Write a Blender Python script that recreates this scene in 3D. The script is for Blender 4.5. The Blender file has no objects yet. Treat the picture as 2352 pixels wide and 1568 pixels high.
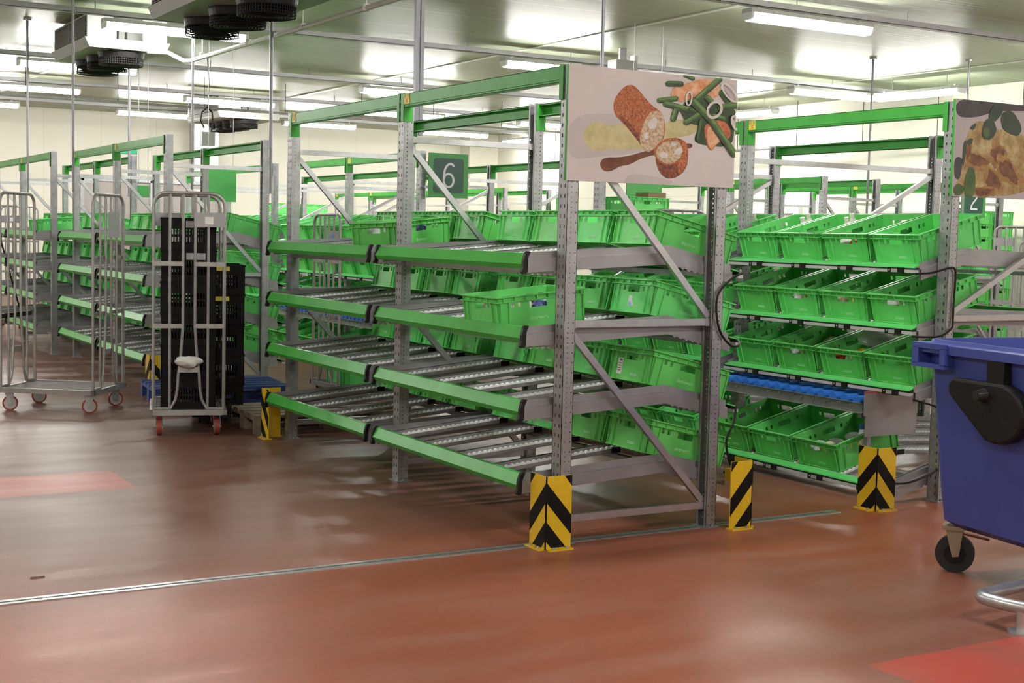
import bpy, bmesh, math, random
from mathutils import Vector, Matrix
random.seed(7)
SC = bpy.context.scene
COL = SC.collection
PI = math.pi

# ------------------------------------------------------------------ camera
cd = bpy.data.cameras.new('camera')
cam = bpy.data.objects.new('camera', cd)
COL.objects.link(cam)
cd.sensor_width = 36.0
cd.lens = 47.997
cd.clip_end = 200
_r = Vector((0.86445786, -0.50216278, 0.02334833))
_u = Vector((0.01905143, 0.07913771, 0.99668163))
_f = Vector((0.50234415, 0.86114445, -0.07797814))
cam.matrix_world = Matrix(((_r.x, _u.x, -_f.x, -3.6426), (_r.y, _u.y, -_f.y, -5.7758), (_r.z, _u.z, -_f.z, 1.5517), (0, 0, 0, 1)))
SC.camera = cam

# ------------------------------------------------------------------ world, exposure
w = bpy.data.worlds.new('world')
SC.world = w
w.use_nodes = True
w.node_tree.nodes['Background'].inputs[0].default_value = (0.9, 0.95, 1.0, 1)
w.node_tree.nodes['Background'].inputs[1].default_value = 0.05
SC.view_settings.view_transform = 'Standard'
SC.view_settings.look = 'None'
SC.view_settings.gamma = 1.0
SC.view_settings.exposure = 0.12
LAMP_POWER = 88.0
CEIL = 4.0
XL, XR, YN, YF = -8.0, 13.2, -11.0, 24.5

# ------------------------------------------------------------------ materials
MATS = {}
def mat(name, col, rough=0.5, metal=0.0, noise=0.0, nscale=8.0, emit=None, estr=0.0, var=0.0, spec=0.5, alpha=1.0, trans=0.0, bump=0.0, bscale=40.0):
    if name in MATS:
        return MATS[name]
    m = bpy.data.materials.new(name)
    m.use_nodes = True
    nt = m.node_tree
    b = nt.nodes['Principled BSDF']
    c = (col[0], col[1], col[2], 1)
    b.inputs['Base Color'].default_value = c
    b.inputs['Roughness'].default_value = rough
    b.inputs['Metallic'].default_value = metal
    b.inputs['Specular IOR Level'].default_value = spec
    b.inputs['Alpha'].default_value = alpha
    b.inputs['Transmission Weight'].default_value = trans
    last = None
    if noise > 0:
        tc = nt.nodes.new('ShaderNodeTexCoord')
        n = nt.nodes.new('ShaderNodeTexNoise')
        n.inputs['Scale'].default_value = nscale
        n.inputs['Detail'].default_value = 5
        nt.links.new(tc.outputs['Object'], n.inputs['Vector'])
        mr = nt.nodes.new('ShaderNodeMapRange')
        mr.inputs['From Min'].default_value = 0.3
        mr.inputs['From Max'].default_value = 0.7
        mr.inputs['To Min'].default_value = 1 - noise
        mr.inputs['To Max'].default_value = 1 + noise
        nt.links.new(n.outputs['Fac'], mr.inputs['Value'])
        mx = nt.nodes.new('ShaderNodeVectorMath')
        mx.operation = 'SCALE'
        mx.inputs[0].default_value = col
        nt.links.new(mr.outputs['Result'], mx.inputs['Scale'])
        last = mx.outputs[0]
    if var > 0:
        oi = nt.nodes.new('ShaderNodeObjectInfo')
        hs = nt.nodes.new('ShaderNodeHueSaturation')
        mr = nt.nodes.new('ShaderNodeMapRange')
        mr.inputs['To Min'].default_value = 1 - var
        mr.inputs['To Max'].default_value = 1 + var
        nt.links.new(oi.outputs['Random'], mr.inputs['Value'])
        nt.links.new(mr.outputs['Result'], hs.inputs['Value'])
        mr2 = nt.nodes.new('ShaderNodeMapRange')
        mr2.inputs['To Min'].default_value = 0.5 - var * 0.10
        mr2.inputs['To Max'].default_value = 0.5 + var * 0.02
        nt.links.new(oi.outputs['Random'], mr2.inputs['Value'])
        nt.links.new(mr2.outputs['Result'], hs.inputs['Hue'])
        hs.inputs['Color'].default_value = c
        if last is not None:
            nt.links.new(last, hs.inputs['Color'])
        last = hs.outputs['Color']
    if last is not None:
        nt.links.new(last, b.inputs['Base Color'])
    if bump > 0:
        tc = nt.nodes.new('ShaderNodeTexCoord')
        n = nt.nodes.new('ShaderNodeTexNoise')
        n.inputs['Scale'].default_value = bscale
        n.inputs['Detail'].default_value = 4
        nt.links.new(tc.outputs['Object'], n.inputs['Vector'])
        bp = nt.nodes.new('ShaderNodeBump')
        bp.inputs['Strength'].default_value = bump
        bp.inputs['Distance'].default_value = 0.01
        nt.links.new(n.outputs['Fac'], bp.inputs['Height'])
        nt.links.new(bp.outputs['Normal'], b.inputs['Normal'])
    if emit:
        b.inputs['Emission Color'].default_value = (*emit, 1)
        b.inputs['Emission Strength'].default_value = estr
    MATS[name] = m
    return m

GALV = mat('galvanized_steel', (0.37, 0.37, 0.385), 0.42, 0.75, 0.14, 14.0)
GALV_LIGHT = mat('bright_zinc', (0.52, 0.52, 0.545), 0.33, 0.8, 0.08, 20.0)
SHEET = mat('sheet_steel', (0.33, 0.32, 0.335), 0.45, 0.6, 0.12, 6.0)
BLACK = mat('black_plastic', (0.010, 0.009, 0.009), 0.5, spec=0.25)
BLACK_HOLE = mat('dark_slot', (0.02, 0.02, 0.022), 0.8)
GREEN = mat('green_enamel', (0.065, 0.38, 0.06), 0.30, 0.0, 0.10, 5.0, spec=0.16)
CRATE = mat('crate_green', (0.13, 0.60, 0.155), 0.38, 0.0, 0.10, 9.0, var=0.16, spec=0.4)
LIP = mat('lip_green', (0.12, 0.62, 0.165), 0.3)
WHITE = mat('white_plastic', (0.82, 0.82, 0.82), 0.35)
PAPER = mat('paper_white', (0.78, 0.78, 0.76), 0.7)
STAMP = mat('pale_stamp', (0.36, 0.72, 0.38), 0.6)
PRINT = mat('pale_lettering', (0.36, 0.74, 0.36), 0.6)
YELLOW = mat('guard_yellow', (0.72, 0.47, 0.015), 0.4, 0.0, 0.06, 30.0)
STRIPE = mat('guard_black', (0.009, 0.008, 0.007), 0.6, spec=0.15)
STICKER = mat('sticker_yellow', (0.85, 0.72, 0.10), 0.5)
REDINK = mat('red_ink', (0.55, 0.08, 0.02), 0.6)
GREYTXT = mat('grey_ink', (0.25, 0.2, 0.05), 0.6)
BLUE_ROLL = mat('blue_roller', (0.03, 0.16, 0.62), 0.35)
BLUE_BIN = mat('bin_blue', (0.05, 0.072, 0.32), 0.42, 0.0, 0.10, 4.0)
BLUE_PAL = mat('pallet_blue', (0.02, 0.05, 0.22), 0.5, 0.0, 0.2, 12.0)
WOOD = mat('pallet_wood', (0.20, 0.155, 0.12), 0.8, 0.0, 0.3, 12.0)
WHEEL_RED = mat('wheel_red', (0.27, 0.04, 0.022), 0.55)
WHEEL_GREY = mat('wheel_grey', (0.45, 0.42, 0.41), 0.5)
RUBBER = mat('rubber_black', (0.018, 0.018, 0.018), 0.7)
SCREEN = mat('module_screen', (0.33, 0.33, 0.31), 0.3)
RAILM = mat('rail_aluminium', (0.50, 0.50, 0.50), 0.4, 0.1)
RED_EDGE = mat('red_edge', (0.45, 0.04, 0.04), 0.5)
CREAM = mat('cream_housing', (0.30, 0.31, 0.285), 0.45)
SIGN_GREEN = mat('sign_green', (0.05, 0.27, 0.06), 0.45)
SIGN_DARK = mat('sign_dark', (0.02, 0.075, 0.055), 0.45)
SIGN_WHITE = mat('sign_numeral', (0.62, 0.60, 0.66), 0.5)
FILM = mat('clear_film', (0.75, 0.77, 0.8), 0.12, 0.0, alpha=0.45)

# ------------------------------------------------------------------ mesh helper
class MB:
    def __init__(s):
        s.v = []; s.f = []; s.mi = []; s.cur = 0
    def add(s, vs, fs):
        o = len(s.v)
        s.v += [tuple(x) for x in vs]
        s.f += [tuple(i + o for i in q) for q in fs]
        s.mi += [s.cur] * len(fs)
        return s
    def box(s, a, b, M=None):
        x0, x1 = sorted((a[0], b[0])); y0, y1 = sorted((a[1], b[1])); z0, z1 = sorted((a[2], b[2]))
        vs = [Vector(p) for p in ((x0,y0,z0),(x1,y0,z0),(x1,y1,z0),(x0,y1,z0),(x0,y0,z1),(x1,y0,z1),(x1,y1,z1),(x0,y1,z1))]
        if M is not None: vs = [M @ p for p in vs]
        return s.add(vs, [(0,3,2,1),(4,5,6,7),(0,1,5,4),(1,2,6,5),(2,3,7,6),(3,0,4,7)])
    def bar(s, p, q, wd, ht, up=(0,0,1)):
        p = Vector(p); q = Vector(q); d = (q - p); L = d.length; d.normalize()
        up = Vector(up)
        if abs(d.dot(up)) > 0.99: up = Vector((1,0,0))
        sd = d.cross(up).normalized(); u2 = sd.cross(d).normalized()
        M = Matrix(((d.x, sd.x, u2.x, p.x), (d.y, sd.y, u2.y, p.y), (d.z, sd.z, u2.z, p.z), (0,0,0,1)))
        return s.box((0, -wd/2, -ht/2), (L, wd/2, ht/2), M)
    def prism(s, prof, y0, y1, plane='xz'):
        n = len(prof)
        def P(a, b, t): return (a, t, b) if plane == 'xz' else ((t, a, b) if plane == 'yz' else (a, b, t))
        vs = [P(a, b, y0) for a, b in prof] + [P(a, b, y1) for a, b in prof]
        fs = [tuple(range(n - 1, -1, -1)), tuple(range(n, 2 * n))]
        fs += [(i, (i + 1) % n, n + (i + 1) % n, n + i) for i in range(n)]
        return s.add(vs, fs)
    def strip(s, pts, th, y0, y1):
        # ribbon along polyline (x,z) with vertical thickness th
        prof = list(pts) + [(a, b - th) for a, b in reversed(pts)]
        n = len(pts)
        vs = [(a, y0, b) for a, b in prof] + [(a, y1, b) for a, b in prof]
        m = 2 * n; fs = []
        for i in range(n - 1):
            j = m - 1 - i
            fs += [(i, i + 1, j - 1, j), (m + i, m + j, m + j - 1, m + i + 1), (i, m + i, m + i + 1, i + 1), (j, j - 1, m + j - 1, m + j)]
        fs += [(0, m - 1, 2 * m - 1, m), (n - 1, m + n - 1, m + n, n)]
        return s.add(vs, fs)
    def cyl(s, p, q, r, n=10, r2=None, cap=True):
        p = Vector(p); q = Vector(q); d = (q - p).normalized()
        a = d.orthogonal().normalized(); b = d.cross(a)
        r2 = r if r2 is None else r2
        vs = []
        for k in range(n):
            t = 2 * PI * k / n; e = a * math.cos(t) + b * math.sin(t)
            vs.append(p + e * r)
        for k in range(n):
            t = 2 * PI * k / n; e = a * math.cos(t) + b * math.sin(t)
            vs.append(q + e * r2)
        fs = [(k, (k + 1) % n, n + (k + 1) % n, n + k) for k in range(n)]
        if cap: fs += [tuple(range(n - 1, -1, -1)), tuple(range(n, 2 * n))]
        return s.add(vs, fs)
    def tube(s, path, r, n=8):
        pts = [Vector(p) for p in path]
        rings = []
        prev = None
        for i, p in enumerate(pts):
            d = (pts[min(i + 1, len(pts) - 1)] - pts[max(i - 1, 0)]).normalized()
            if prev is None: a = d.orthogonal().normalized()
            else: a = (prev - d * prev.dot(d)).normalized()
            prev = a; b = d.cross(a)
            rings.append([p + (a * math.cos(2 * PI * k / n) + b * math.sin(2 * PI * k / n)) * r for k in range(n)])
        vs = [x for rg in rings for x in rg]; fs = []
        for i in range(len(pts) - 1):
            for k in range(n):
                fs.append((i * n + k, i * n + (k + 1) % n, (i + 1) * n + (k + 1) % n, (i + 1) * n + k))
        fs += [tuple(range(n - 1, -1, -1)), tuple(range((len(pts) - 1) * n, len(pts) * n))]
        return s.add(vs, fs)
    def poly(s, pts):
        return s.add(pts, [tuple(range(len(pts)))])
    def mesh(s, name, mats, smooth=False, recalc=True):
        me = bpy.data.meshes.new(name)
        me.from_pydata(s.v, [], s.f)
        mats = mats if isinstance(mats, (list, tuple)) else [mats]
        for m in mats: me.materials.append(m)
        for p, i in zip(me.polygons, s.mi): p.material_index = min(i, len(mats) - 1)
        if recalc:
            bm = bmesh.new(); bm.from_mesh(me)
            bmesh.ops.recalc_face_normals(bm, faces=bm.faces)
            bm.to_mesh(me); bm.free()
        if smooth:
            for p in me.polygons: p.use_smooth = True
            try: me.set_sharp_from_angle(angle=math.radians(35))
            except Exception: pass
        me.update()
        return me
    def build(s, name, mats, parent=None, smooth=False, recalc=True):
        return link(name, s.mesh(name, mats, smooth, recalc), parent)

def link(name, me, parent=None, loc=None, rot=None):
    o = bpy.data.objects.new(name, me)
    COL.objects.link(o)
    if parent is not None: o.parent = parent
    if loc is not None: o.location = loc
    if rot is not None: o.rotation_euler = rot
    return o

def tag(o, label, cat, group=None):
    o['label'] = label; o['category'] = cat
    if group: o['group'] = group
    return o
def thing(name, label, cat, loc=(0, 0, 0), rz=0.0, group=None):
    o = bpy.data.objects.new(name, None)
    COL.objects.link(o)
    o.empty_display_size = 0.1
    o.location = loc; o.rotation_euler = (0, 0, rz)
    return tag(o, label, cat, group)
def struct(o):
    o['kind'] = 'structure'
    return o
KIDS = {}
def children(o):
    return list(o.children)
def copy_tree(o, parent=None):
    c = o.copy(); COL.objects.link(c)
    if parent is not None: c.parent = parent
    for ch in o.children: copy_tree(ch, c)
    return c
def arc(cx, cz, r, a0, a1, n=6):
    return [(cx + r * math.cos(a0 + (a1 - a0) * k / n), cz + r * math.sin(a0 + (a1 - a0) * k / n)) for k in range(n + 1)]

def panel(mb, P00, P10, P11, P01, t, uc, vc, holes):
    """wall sheet with rectangular openings: uc, vc are cut positions 0..1, holes a set of cells"""
    P00, P10, P11, P01, t = map(Vector, (P00, P10, P11, P01, t))
    nu, nv = len(uc), len(vc)
    def pt(u, v): return (P00 * (1 - u) + P10 * u) * (1 - v) + (P01 * (1 - u) + P11 * u) * v
    outer = [pt(u, v) for v in vc for u in uc]
    vs = outer + [p + t for p in outer]
    N = nu * nv; fs = []
    solid = lambda i, j: 0 <= i < nu - 1 and 0 <= j < nv - 1 and (i, j) not in holes
    I = lambda i, j: j * nu + i
    for j in range(nv - 1):
        for i in range(nu - 1):
            if not solid(i, j): continue
            a, b, c, d = I(i, j), I(i + 1, j), I(i + 1, j + 1), I(i, j + 1)
            fs += [(a, b, c, d), (N + d, N + c, N + b, N + a)]
            if not solid(i, j - 1): fs.append((a, N + a, N + b, b))
            if not solid(i + 1, j): fs.append((b, N + b, N + c, c))
            if not solid(i, j + 1): fs.append((c, N + c, N + d, d))
            if not solid(i - 1, j): fs.append((d, N + d, N + a, a))
    mb.add(vs, fs)

def text_mesh(txt, size, material, depth=0.0008):
    cu = bpy.data.curves.new('lettering', 'FONT')
    cu.body = txt; cu.size = size; cu.extrude = depth
    cu.align_x = 'CENTER'; cu.align_y = 'CENTER'
    o = bpy.data.objects.new('lettering', cu)
    COL.objects.link(o)
    dg = bpy.context.evaluated_depsgraph_get()
    me = bpy.data.meshes.new_from_object(o.evaluated_get(dg))
    bpy.data.objects.remove(o)
    me.materials.clear(); me.materials.append(material)
    return me

# ------------------------------------------------------------------ room shell
def floor_material():
    m = bpy.data.materials.new('epoxy_floor'); m.use_nodes = True
    nt = m.node_tree; N = nt.nodes; Lk = nt.links
    b = N['Principled BSDF']
    tc = N.new('ShaderNodeTexCoord')
    def noise(scale, detail=5, vec=None, dist=0.0):
        n = N.new('ShaderNodeTexNoise'); n.inputs['Scale'].default_value = scale; n.inputs['Detail'].default_value = detail
        n.inputs['Distortion'].default_value = dist
        Lk.new(vec if vec else tc.outputs['Object'], n.inputs['Vector']); return n.outputs['Fac']
    def ramp(fac, stops):
        r = N.new('ShaderNodeValToRGB')
        while len(r.color_ramp.elements) < len(stops): r.color_ramp.elements.new(0.5)
        for e, (p, c) in zip(r.color_ramp.elements, stops): e.position = p; e.color = (*c, 1)
        Lk.new(fac, r.inputs['Fac']); return r.outputs['Color']
    def mixc(fac, a, c):
        x = N.new('ShaderNodeMix'); x.data_type = 'RGBA'
        if isinstance(fac, float): x.inputs[0].default_value = fac
        else: Lk.new(fac, x.inputs[0])
        for s, k in ((a, 6), (c, 7)):
            if isinstance(s, tuple): x.inputs[k].default_value = (*s, 1)
            else: Lk.new(s, x.inputs[k])
        return x.outputs[2]
    def mth(op, a, c=None, clamp=False):
        x = N.new('ShaderNodeMath'); x.operation = op; x.use_clamp = clamp
        for s, k in ((a, 0), (c, 1)):
            if s is None: continue
            if isinstance(s, (int, float)): x.inputs[k].default_value = s
            else: Lk.new(s, x.inputs[k])
        return x.outputs[0]
    big = noise(0.35, 4, dist=0.6)
    base = ramp(big, [(0.34, (0.315, 0.078, 0.034)), (0.50, (0.270, 0.074, 0.038)), (0.68, (0.205, 0.078, 0.052))])
    # long scuffs: stretched noise
    mp = N.new('ShaderNodeMapping'); mp.inputs['Scale'].default_value = (0.7, 3.2, 1); mp.inputs['Rotation'].default_value = (0, 0, 0.35)
    Lk.new(tc.outputs['Object'], mp.inputs['Vector'])
    sc = noise(1.5, 7, mp.outputs['Vector'], 0.4)
    scf = ramp(sc, [(0.45, (0, 0, 0)), (0.72, (1, 1, 1))])
    base = mixc(mth('MULTIPLY', scf, 0.35), base, (0.25, 0.15, 0.12))
    fine = noise(28, 6)
    spk = ramp(fine, [(0.30, (0.82, 0.82, 0.82)), (0.7, (1.12, 1.12, 1.12))])
    mu = N.new('ShaderNodeMix'); mu.data_type = 'RGBA'; mu.blend_type = 'MULTIPLY'; mu.inputs[0].default_value = 0.6
    Lk.new(base, mu.inputs[6]); Lk.new(spk, mu.inputs[7]); base = mu.outputs[2]
    # repaired patches in redder resin
    sx = N.new('ShaderNodeSeparateXYZ'); Lk.new(tc.outputs['Object'], sx.inputs[0])
    jit = mth('MULTIPLY', mth('SUBTRACT', noise(6, 4), 0.5), 0.03)
    X = mth('ADD', sx.outputs[0], jit); Y = mth('ADD', sx.outputs[1], jit)
    def box(x0, x1, y0, y1):
        a = mth('MULTIPLY', mth('GREATER_THAN', X, x0), mth('LESS_THAN', X, x1))
        c = mth('MULTIPLY', mth('GREATER_THAN', Y, y0), mth('LESS_THAN', Y, y1))
        return mth('MULTIPLY', a, c)
    p = mth('MAXIMUM', box(-5.5, -1.51, 2.27, 2.91), box(0.0, 3.4, -3.4, -2.185))
    wear = ramp(noise(2.2, 8), [(0.42, (1, 1, 1)), (0.75, (0.25, 0.25, 0.25))])
    base = mixc(mth('MULTIPLY', p, wear), base, (0.40, 0.065, 0.043))
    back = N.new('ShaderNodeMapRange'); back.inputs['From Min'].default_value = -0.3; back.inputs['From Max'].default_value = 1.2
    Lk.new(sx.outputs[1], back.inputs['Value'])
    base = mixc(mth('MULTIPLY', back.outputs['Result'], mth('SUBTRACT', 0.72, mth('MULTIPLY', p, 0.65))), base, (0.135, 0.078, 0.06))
    Lk.new(base, b.inputs['Base Color'])
    rr = N.new('ShaderNodeMapRange'); rr.inputs['To Min'].default_value = 0.27; rr.inputs['To Max'].default_value = 0.48
    Lk.new(mth('ADD', mth('MULTIPLY', big, 0.5), mth('MULTIPLY', sc, 0.5)), rr.inputs['Value'])
    rr.inputs['From Min'].default_value = 0.3; rr.inputs['From Max'].default_value = 0.7
    Lk.new(rr.outputs['Result'], b.inputs['Roughness'])
    bp = N.new('ShaderNodeBump'); bp.inputs['Strength'].default_value = 0.12; bp.inputs['Distance'].default_value = 0.004
    Lk.new(noise(60, 4), bp.inputs['Height']); Lk.new(bp.outputs['Normal'], b.inputs['Normal'])
    b.inputs['Specular IOR Level'].default_value = 0.32
    return m

def panel_material(name, col, rough, pw, ph, rot=(0, 0, 0), mortar=(0.3, 0.3, 0.27), ms=0.006, spec=0.09):
    m = bpy.data.materials.new(name); m.use_nodes = True
    nt = m.node_tree; N = nt.nodes; Lk = nt.links; b = N['Principled BSDF']
    tc = N.new('ShaderNodeTexCoord'); mp = N.new('ShaderNodeMapping'); mp.inputs['Rotation'].default_value = rot
    Lk.new(tc.outputs['Object'], mp.inputs['Vector'])
    br = N.new('ShaderNodeTexBrick'); br.offset = 0.0; br.inputs['Scale'].default_value = 1.0
    br.inputs['Brick Width'].default_value = pw; br.inputs['Row Height'].default_value = ph
    br.inputs['Mortar Size'].default_value = ms; br.inputs['Mortar Smooth'].default_value = 0.2
    br.inputs['Color1'].default_value = (*col, 1); br.inputs['Color2'].default_value = (*[c * 0.97 for c in col], 1)
    br.inputs['Mortar'].default_value = (*mortar, 1)
    Lk.new(mp.outputs['Vector'], br.inputs['Vector'])
    Lk.new(br.outputs['Color'], b.inputs['Base Color'])
    b.inputs['Roughness'].default_value = rough
    b.inputs['Specular IOR Level'].default_value = spec
    n = N.new('ShaderNodeTexNoise'); n.inputs['Scale'].default_value = 1.3; n.inputs['Detail'].default_value = 3
    mp2 = N.new('ShaderNodeMapping'); mp2.inputs['Scale'].default_value = (0.5, 5, 1)
    Lk.new(tc.outputs['Object'], mp2.inputs['Vector']); Lk.new(mp2.outputs['Vector'], n.inputs['Vector'])
    ad = N.new('ShaderNodeMath'); ad.operation = 'ADD'
    Lk.new(n.outputs['Fac'], ad.inputs[0]); Lk.new(br.outputs['Fac'], ad.inputs[1])
    bp = N.new('ShaderNodeBump'); bp.inputs['Strength'].default_value = 0.25; bp.inputs['Distance'].default_value = 0.008
    Lk.new(ad.outputs[0], bp.inputs['Height']); Lk.new(bp.outputs['Normal'], b.inputs['Normal'])
    return m

CEIL_M = panel_material('ceiling_panels', (0.31, 0.35, 0.245), 0.38, 60.0, 1.15, mortar=(0.50, 0.51, 0.42), ms=0.010, spec=0.08)
def brushed(m):
    nt = m.node_tree; b = nt.nodes['Principled BSDF']
    tc = nt.nodes.new('ShaderNodeTexCoord'); mp = nt.nodes.new('ShaderNodeMapping'); mp.inputs['Scale'].default_value = (0.12, 26, 1)
    n = nt.nodes.new('ShaderNodeTexNoise'); n.inputs['Scale'].default_value = 1.0; n.inputs['Detail'].default_value = 2
    nt.links.new(tc.outputs['Object'], mp.inputs['Vector']); nt.links.new(mp.outputs['Vector'], n.inputs['Vector'])
    bp = nt.nodes.new('ShaderNodeBump'); bp.inputs['Strength'].default_value = 1.0; bp.inputs['Distance'].default_value = 0.006
    nt.links.new(n.outputs['Fac'], bp.inputs['Height']); nt.links.new(bp.outputs['Normal'], b.inputs['Normal'])
brushed(CEIL_M)
WALL_M = panel_material('wall_panels', (0.62, 0.60, 0.52), 0.4, 1.2, 30.0, (PI / 2, 0, 0), (0.46, 0.44, 0.38), 0.004)
WALL_M2 = panel_material('wall_panels_side', (0.62, 0.60, 0.52), 0.4, 1.2, 30.0, (PI / 2, 0, PI / 2), (0.46, 0.44, 0.38), 0.004)
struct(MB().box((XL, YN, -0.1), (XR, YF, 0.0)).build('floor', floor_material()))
struct(MB().box((XL, YN, CEIL), (XR, YF, CEIL + 0.12)).build('ceiling', CEIL_M))
struct(MB().box((XL - 0.12, YF, 0), (XR + 0.12, YF + 0.12, CEIL)).build('wall_far', WALL_M))
struct(MB().box((XL - 0.12, YN - 0.12, 0), (XR + 0.12, YN, CEIL)).build('wall_near', WALL_M))
struct(MB().box((XL - 0.12, YN, 0), (XL, YF, CEIL)).build('wall_left', WALL_M2))
struct(MB().box((XR, YN, 0), (XR + 0.12, YF, CEIL)).build('wall_right', WALL_M2))
struct(MB().box((5.55, YF - 0.35, 0), (6.1, YF, CEIL)).build('trim_1', mat('column_cladding', (0.50, 0.485, 0.46), 0.25, 0.5)))
struct(MB().box((12.4, YF - 0.5, 0), (XR, YF, CEIL)).build('trim_2', WALL_M))
for k_, x_ in enumerate((-5.0, 1.0, 5.65, 11.3)):
    struct(MB().box((x_ - 0.035, YN, CEIL - 0.012), (x_ + 0.035, YF, CEIL)).build('trim_%d' % (k_ + 3), mat('ceiling_joint', (0.45, 0.46, 0.40), 0.3)))
DOORM = mat('door_leaf', (0.62, 0.52, 0.46), 0.5)
FRM = mat('door_frame', (0.62, 0.63, 0.58), 0.4)
for i, (y0, y1) in enumerate(((9.6, 11.1), (13.0, 14.4), (16.4, 17.8))):
    d = struct(MB().box((XR - 0.05, y0, 0), (XR, y1, 2.05)).build('door_%d' % (i + 1), DOORM))
    MB().box((XR - 0.09, y0 - 0.12, 0), (XR, y0, 2.17)).box((XR - 0.09, y1, 0), (XR, y1 + 0.12, 2.17)).box((XR - 0.09, y0, 2.05), (XR, y1, 2.17)).build('door_frame', FRM, d)
    MB().box((XR - 0.11, y0 + 0.1, 0.98), (XR - 0.05, y0 + 0.25, 1.03)).build('door_handle', GALV, d)

# ------------------------------------------------------------------ lamps
DIFF = mat('lamp_diffuser', (0.9, 0.9, 0.9), 0.4, emit=(1.0, 0.985, 0.93), estr=LAMP_POWER)
HOUS = mat('lamp_housing', (0.50, 0.50, 0.50), 0.45)
LL, LZ = 1.64, 3.78
def lamp_proto():
    t = thing('strip_light', 'x', 'lamp')
    MB().prism([(-0.07, 0.045), (0.07, 0.045), (0.085, 0.0), (-0.085, 0.0)], 0, LL, 'yz').build('housing', HOUS, t)
    m = MB()
    a = [(-0.085, 0.0), (0.085, 0.0), (0.07, -0.055), (0.045, -0.075), (-0.045, -0.075), (-0.07, -0.055)]
    m.prism(a, 0.03, LL - 0.03, 'yz'); m.build('diffuser', DIFF, t)
    for x0, x1 in ((0, 0.03), (LL - 0.03, LL)):
        MB().prism([(-0.088, 0.003), (0.088, 0.003), (0.07, -0.055), (0.045, -0.07), (-0.045, -0.07), (-0.07, -0.055)], x0, x1, 'yz').build('end_cap', mat('lamp_cap', (0.8, 0.8, 0.8), 0.4), t)
    for x0 in (0.12, LL - 0.16): MB().box((x0, -0.015, 0.045), (x0 + 0.04, 0.015, 0.07)).build('clip', GALV, t)
    return t
lamp0 = lamp_proto()
used = [False]; lamps_last = [None]
def place_lamp(x, y, z=LZ, rz=0.0, label='', group=None):
    o = lamp0 if not used[0] else copy_tree(lamp0)
    used[0] = True
    o.location = (x, y, z); o.rotation_euler = (0, 0, rz)
    lamps_last[0] = o
    tag(o, label, 'lamp', group)
ORD = ['first', 'second', 'third', 'fourth', 'fifth', 'sixth', 'seventh', 'eighth', 'ninth', 'tenth', 'eleventh', 'twelfth']
ROWS = [
    ('nearest lamp row in view', 4.88, [5.16, 10.1]),
    ('second lamp row from front', 9.72, [0.08, 5.16, 10.03]),
    ('third lamp row from front', 14.1, [-0.02, 5.1, 10.05]),
    ('fourth lamp row from front', 17.75, [0.0, 3.4, 6.8, 10.1]),
    ('lamp row nearest the far wall', 21.4, [-0.3, 3.15, 6.57, 9.8]),
]
for nm, y, xs in ROWS:
    for k, x in enumerate(xs):
        place_lamp(x, y, label='white strip lamp, %s from left in %s' % (ORD[k], nm), group='ceiling strip lamps')
# lamps of the same hall that stand outside the photograph
for y in (-9.4, -4.6, 0.2):
    for k, x in enumerate((-5.2, -0.1, 5.1, 10.1)):
        if y == 0.2 and x > 0: x += 0.3
        place_lamp(x, y, label='white strip lamp hung above the front floor, out of the photo', group='strip lamps behind the camera')
for y in (4.9, 9.7, 14.1, 17.75, 21.4):
    place_lamp(-5.0, y, label='white strip lamp on the left side, out of the photo', group='strip lamps beyond the left edge')
for k, (x, y) in enumerate(((11.6, 7.9), (11.9, 12.2), (12.6, 21.0))):
    place_lamp(x, y, z=3.76, rz=PI / 2, label='strip lamp along the right wall, turned crossways, %s from front' % ORD[k], group='lamps along the right wall')
    for xx in (0.3, LL - 0.3): MB().cyl((xx, 0, 0.04), (xx, 0, CEIL - 3.76), 0.006, 6).build('hanger_rod', GALV, lamps_last[0])

# cable trays that carry the lamps, and pipes
TRAY = mat('tray_grey', (0.42, 0.42, 0.44), 0.45, 0.5)
for k, (nm, y, xs) in enumerate(ROWS):
    t = thing('cable_tray', 'grey cable tray on rods above the lamps, %s' % nm, 'cable tray', (0, y, 0), 0, 'cable trays')
    MB().box((-7.5, -0.05, LZ + 0.07), (12.9, 0.05, LZ + 0.075)).box((-7.5, -0.05, LZ + 0.07), (12.9, -0.045, LZ + 0.13)).box((-7.5, 0.045, LZ + 0.07), (12.9, 0.05, LZ + 0.13)).build('tray', TRAY, t)
    for j in range(13):
        x = -6.6 + j * 1.55 + (k % 2) * 0.4
        MB().cyl((x, 0, LZ + 0.07), (x, 0, CEIL), 0.006, 6).build('hanger_rod', GALV, t)
t = thing('sprinkler_pipe', 'long thin grey pipe hung on rods before the far wall', 'pipe', (0, 16.3, 0))
MB().cyl((-7.5, 0, 3.5), (12.5, 0, 3.5), 0.02, 8).build('pipe', GALV, t)
for j in range(14):
    MB().cyl((-6.5 + j * 1.4, 0, 3.5), (-6.5 + j * 1.4, 0, CEIL), 0.006, 6).build('hanger_rod', BLACK, t)
t = thing('wall_pipe', 'thin grey pipe running along the right wall above the racks', 'pipe', (12.75, 0, 0))
MB().cyl((0, 2, 3.2), (0, 23, 3.2), 0.025, 8).build('pipe', GALV, t)
for j in range(12):
    MB().cyl((0, 3 + j * 1.6, 3.2), (0, 3 + j * 1.6, CEIL), 0.006, 6).build('hanger_rod', BLACK, t)
t = thing('drain_pipe', 'white drain pipe sloping from the cooler along the ceiling', 'pipe', (0, 0, 0))
WP = mat('white_pipe', (0.62, 0.65, 0.60), 0.35)
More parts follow.
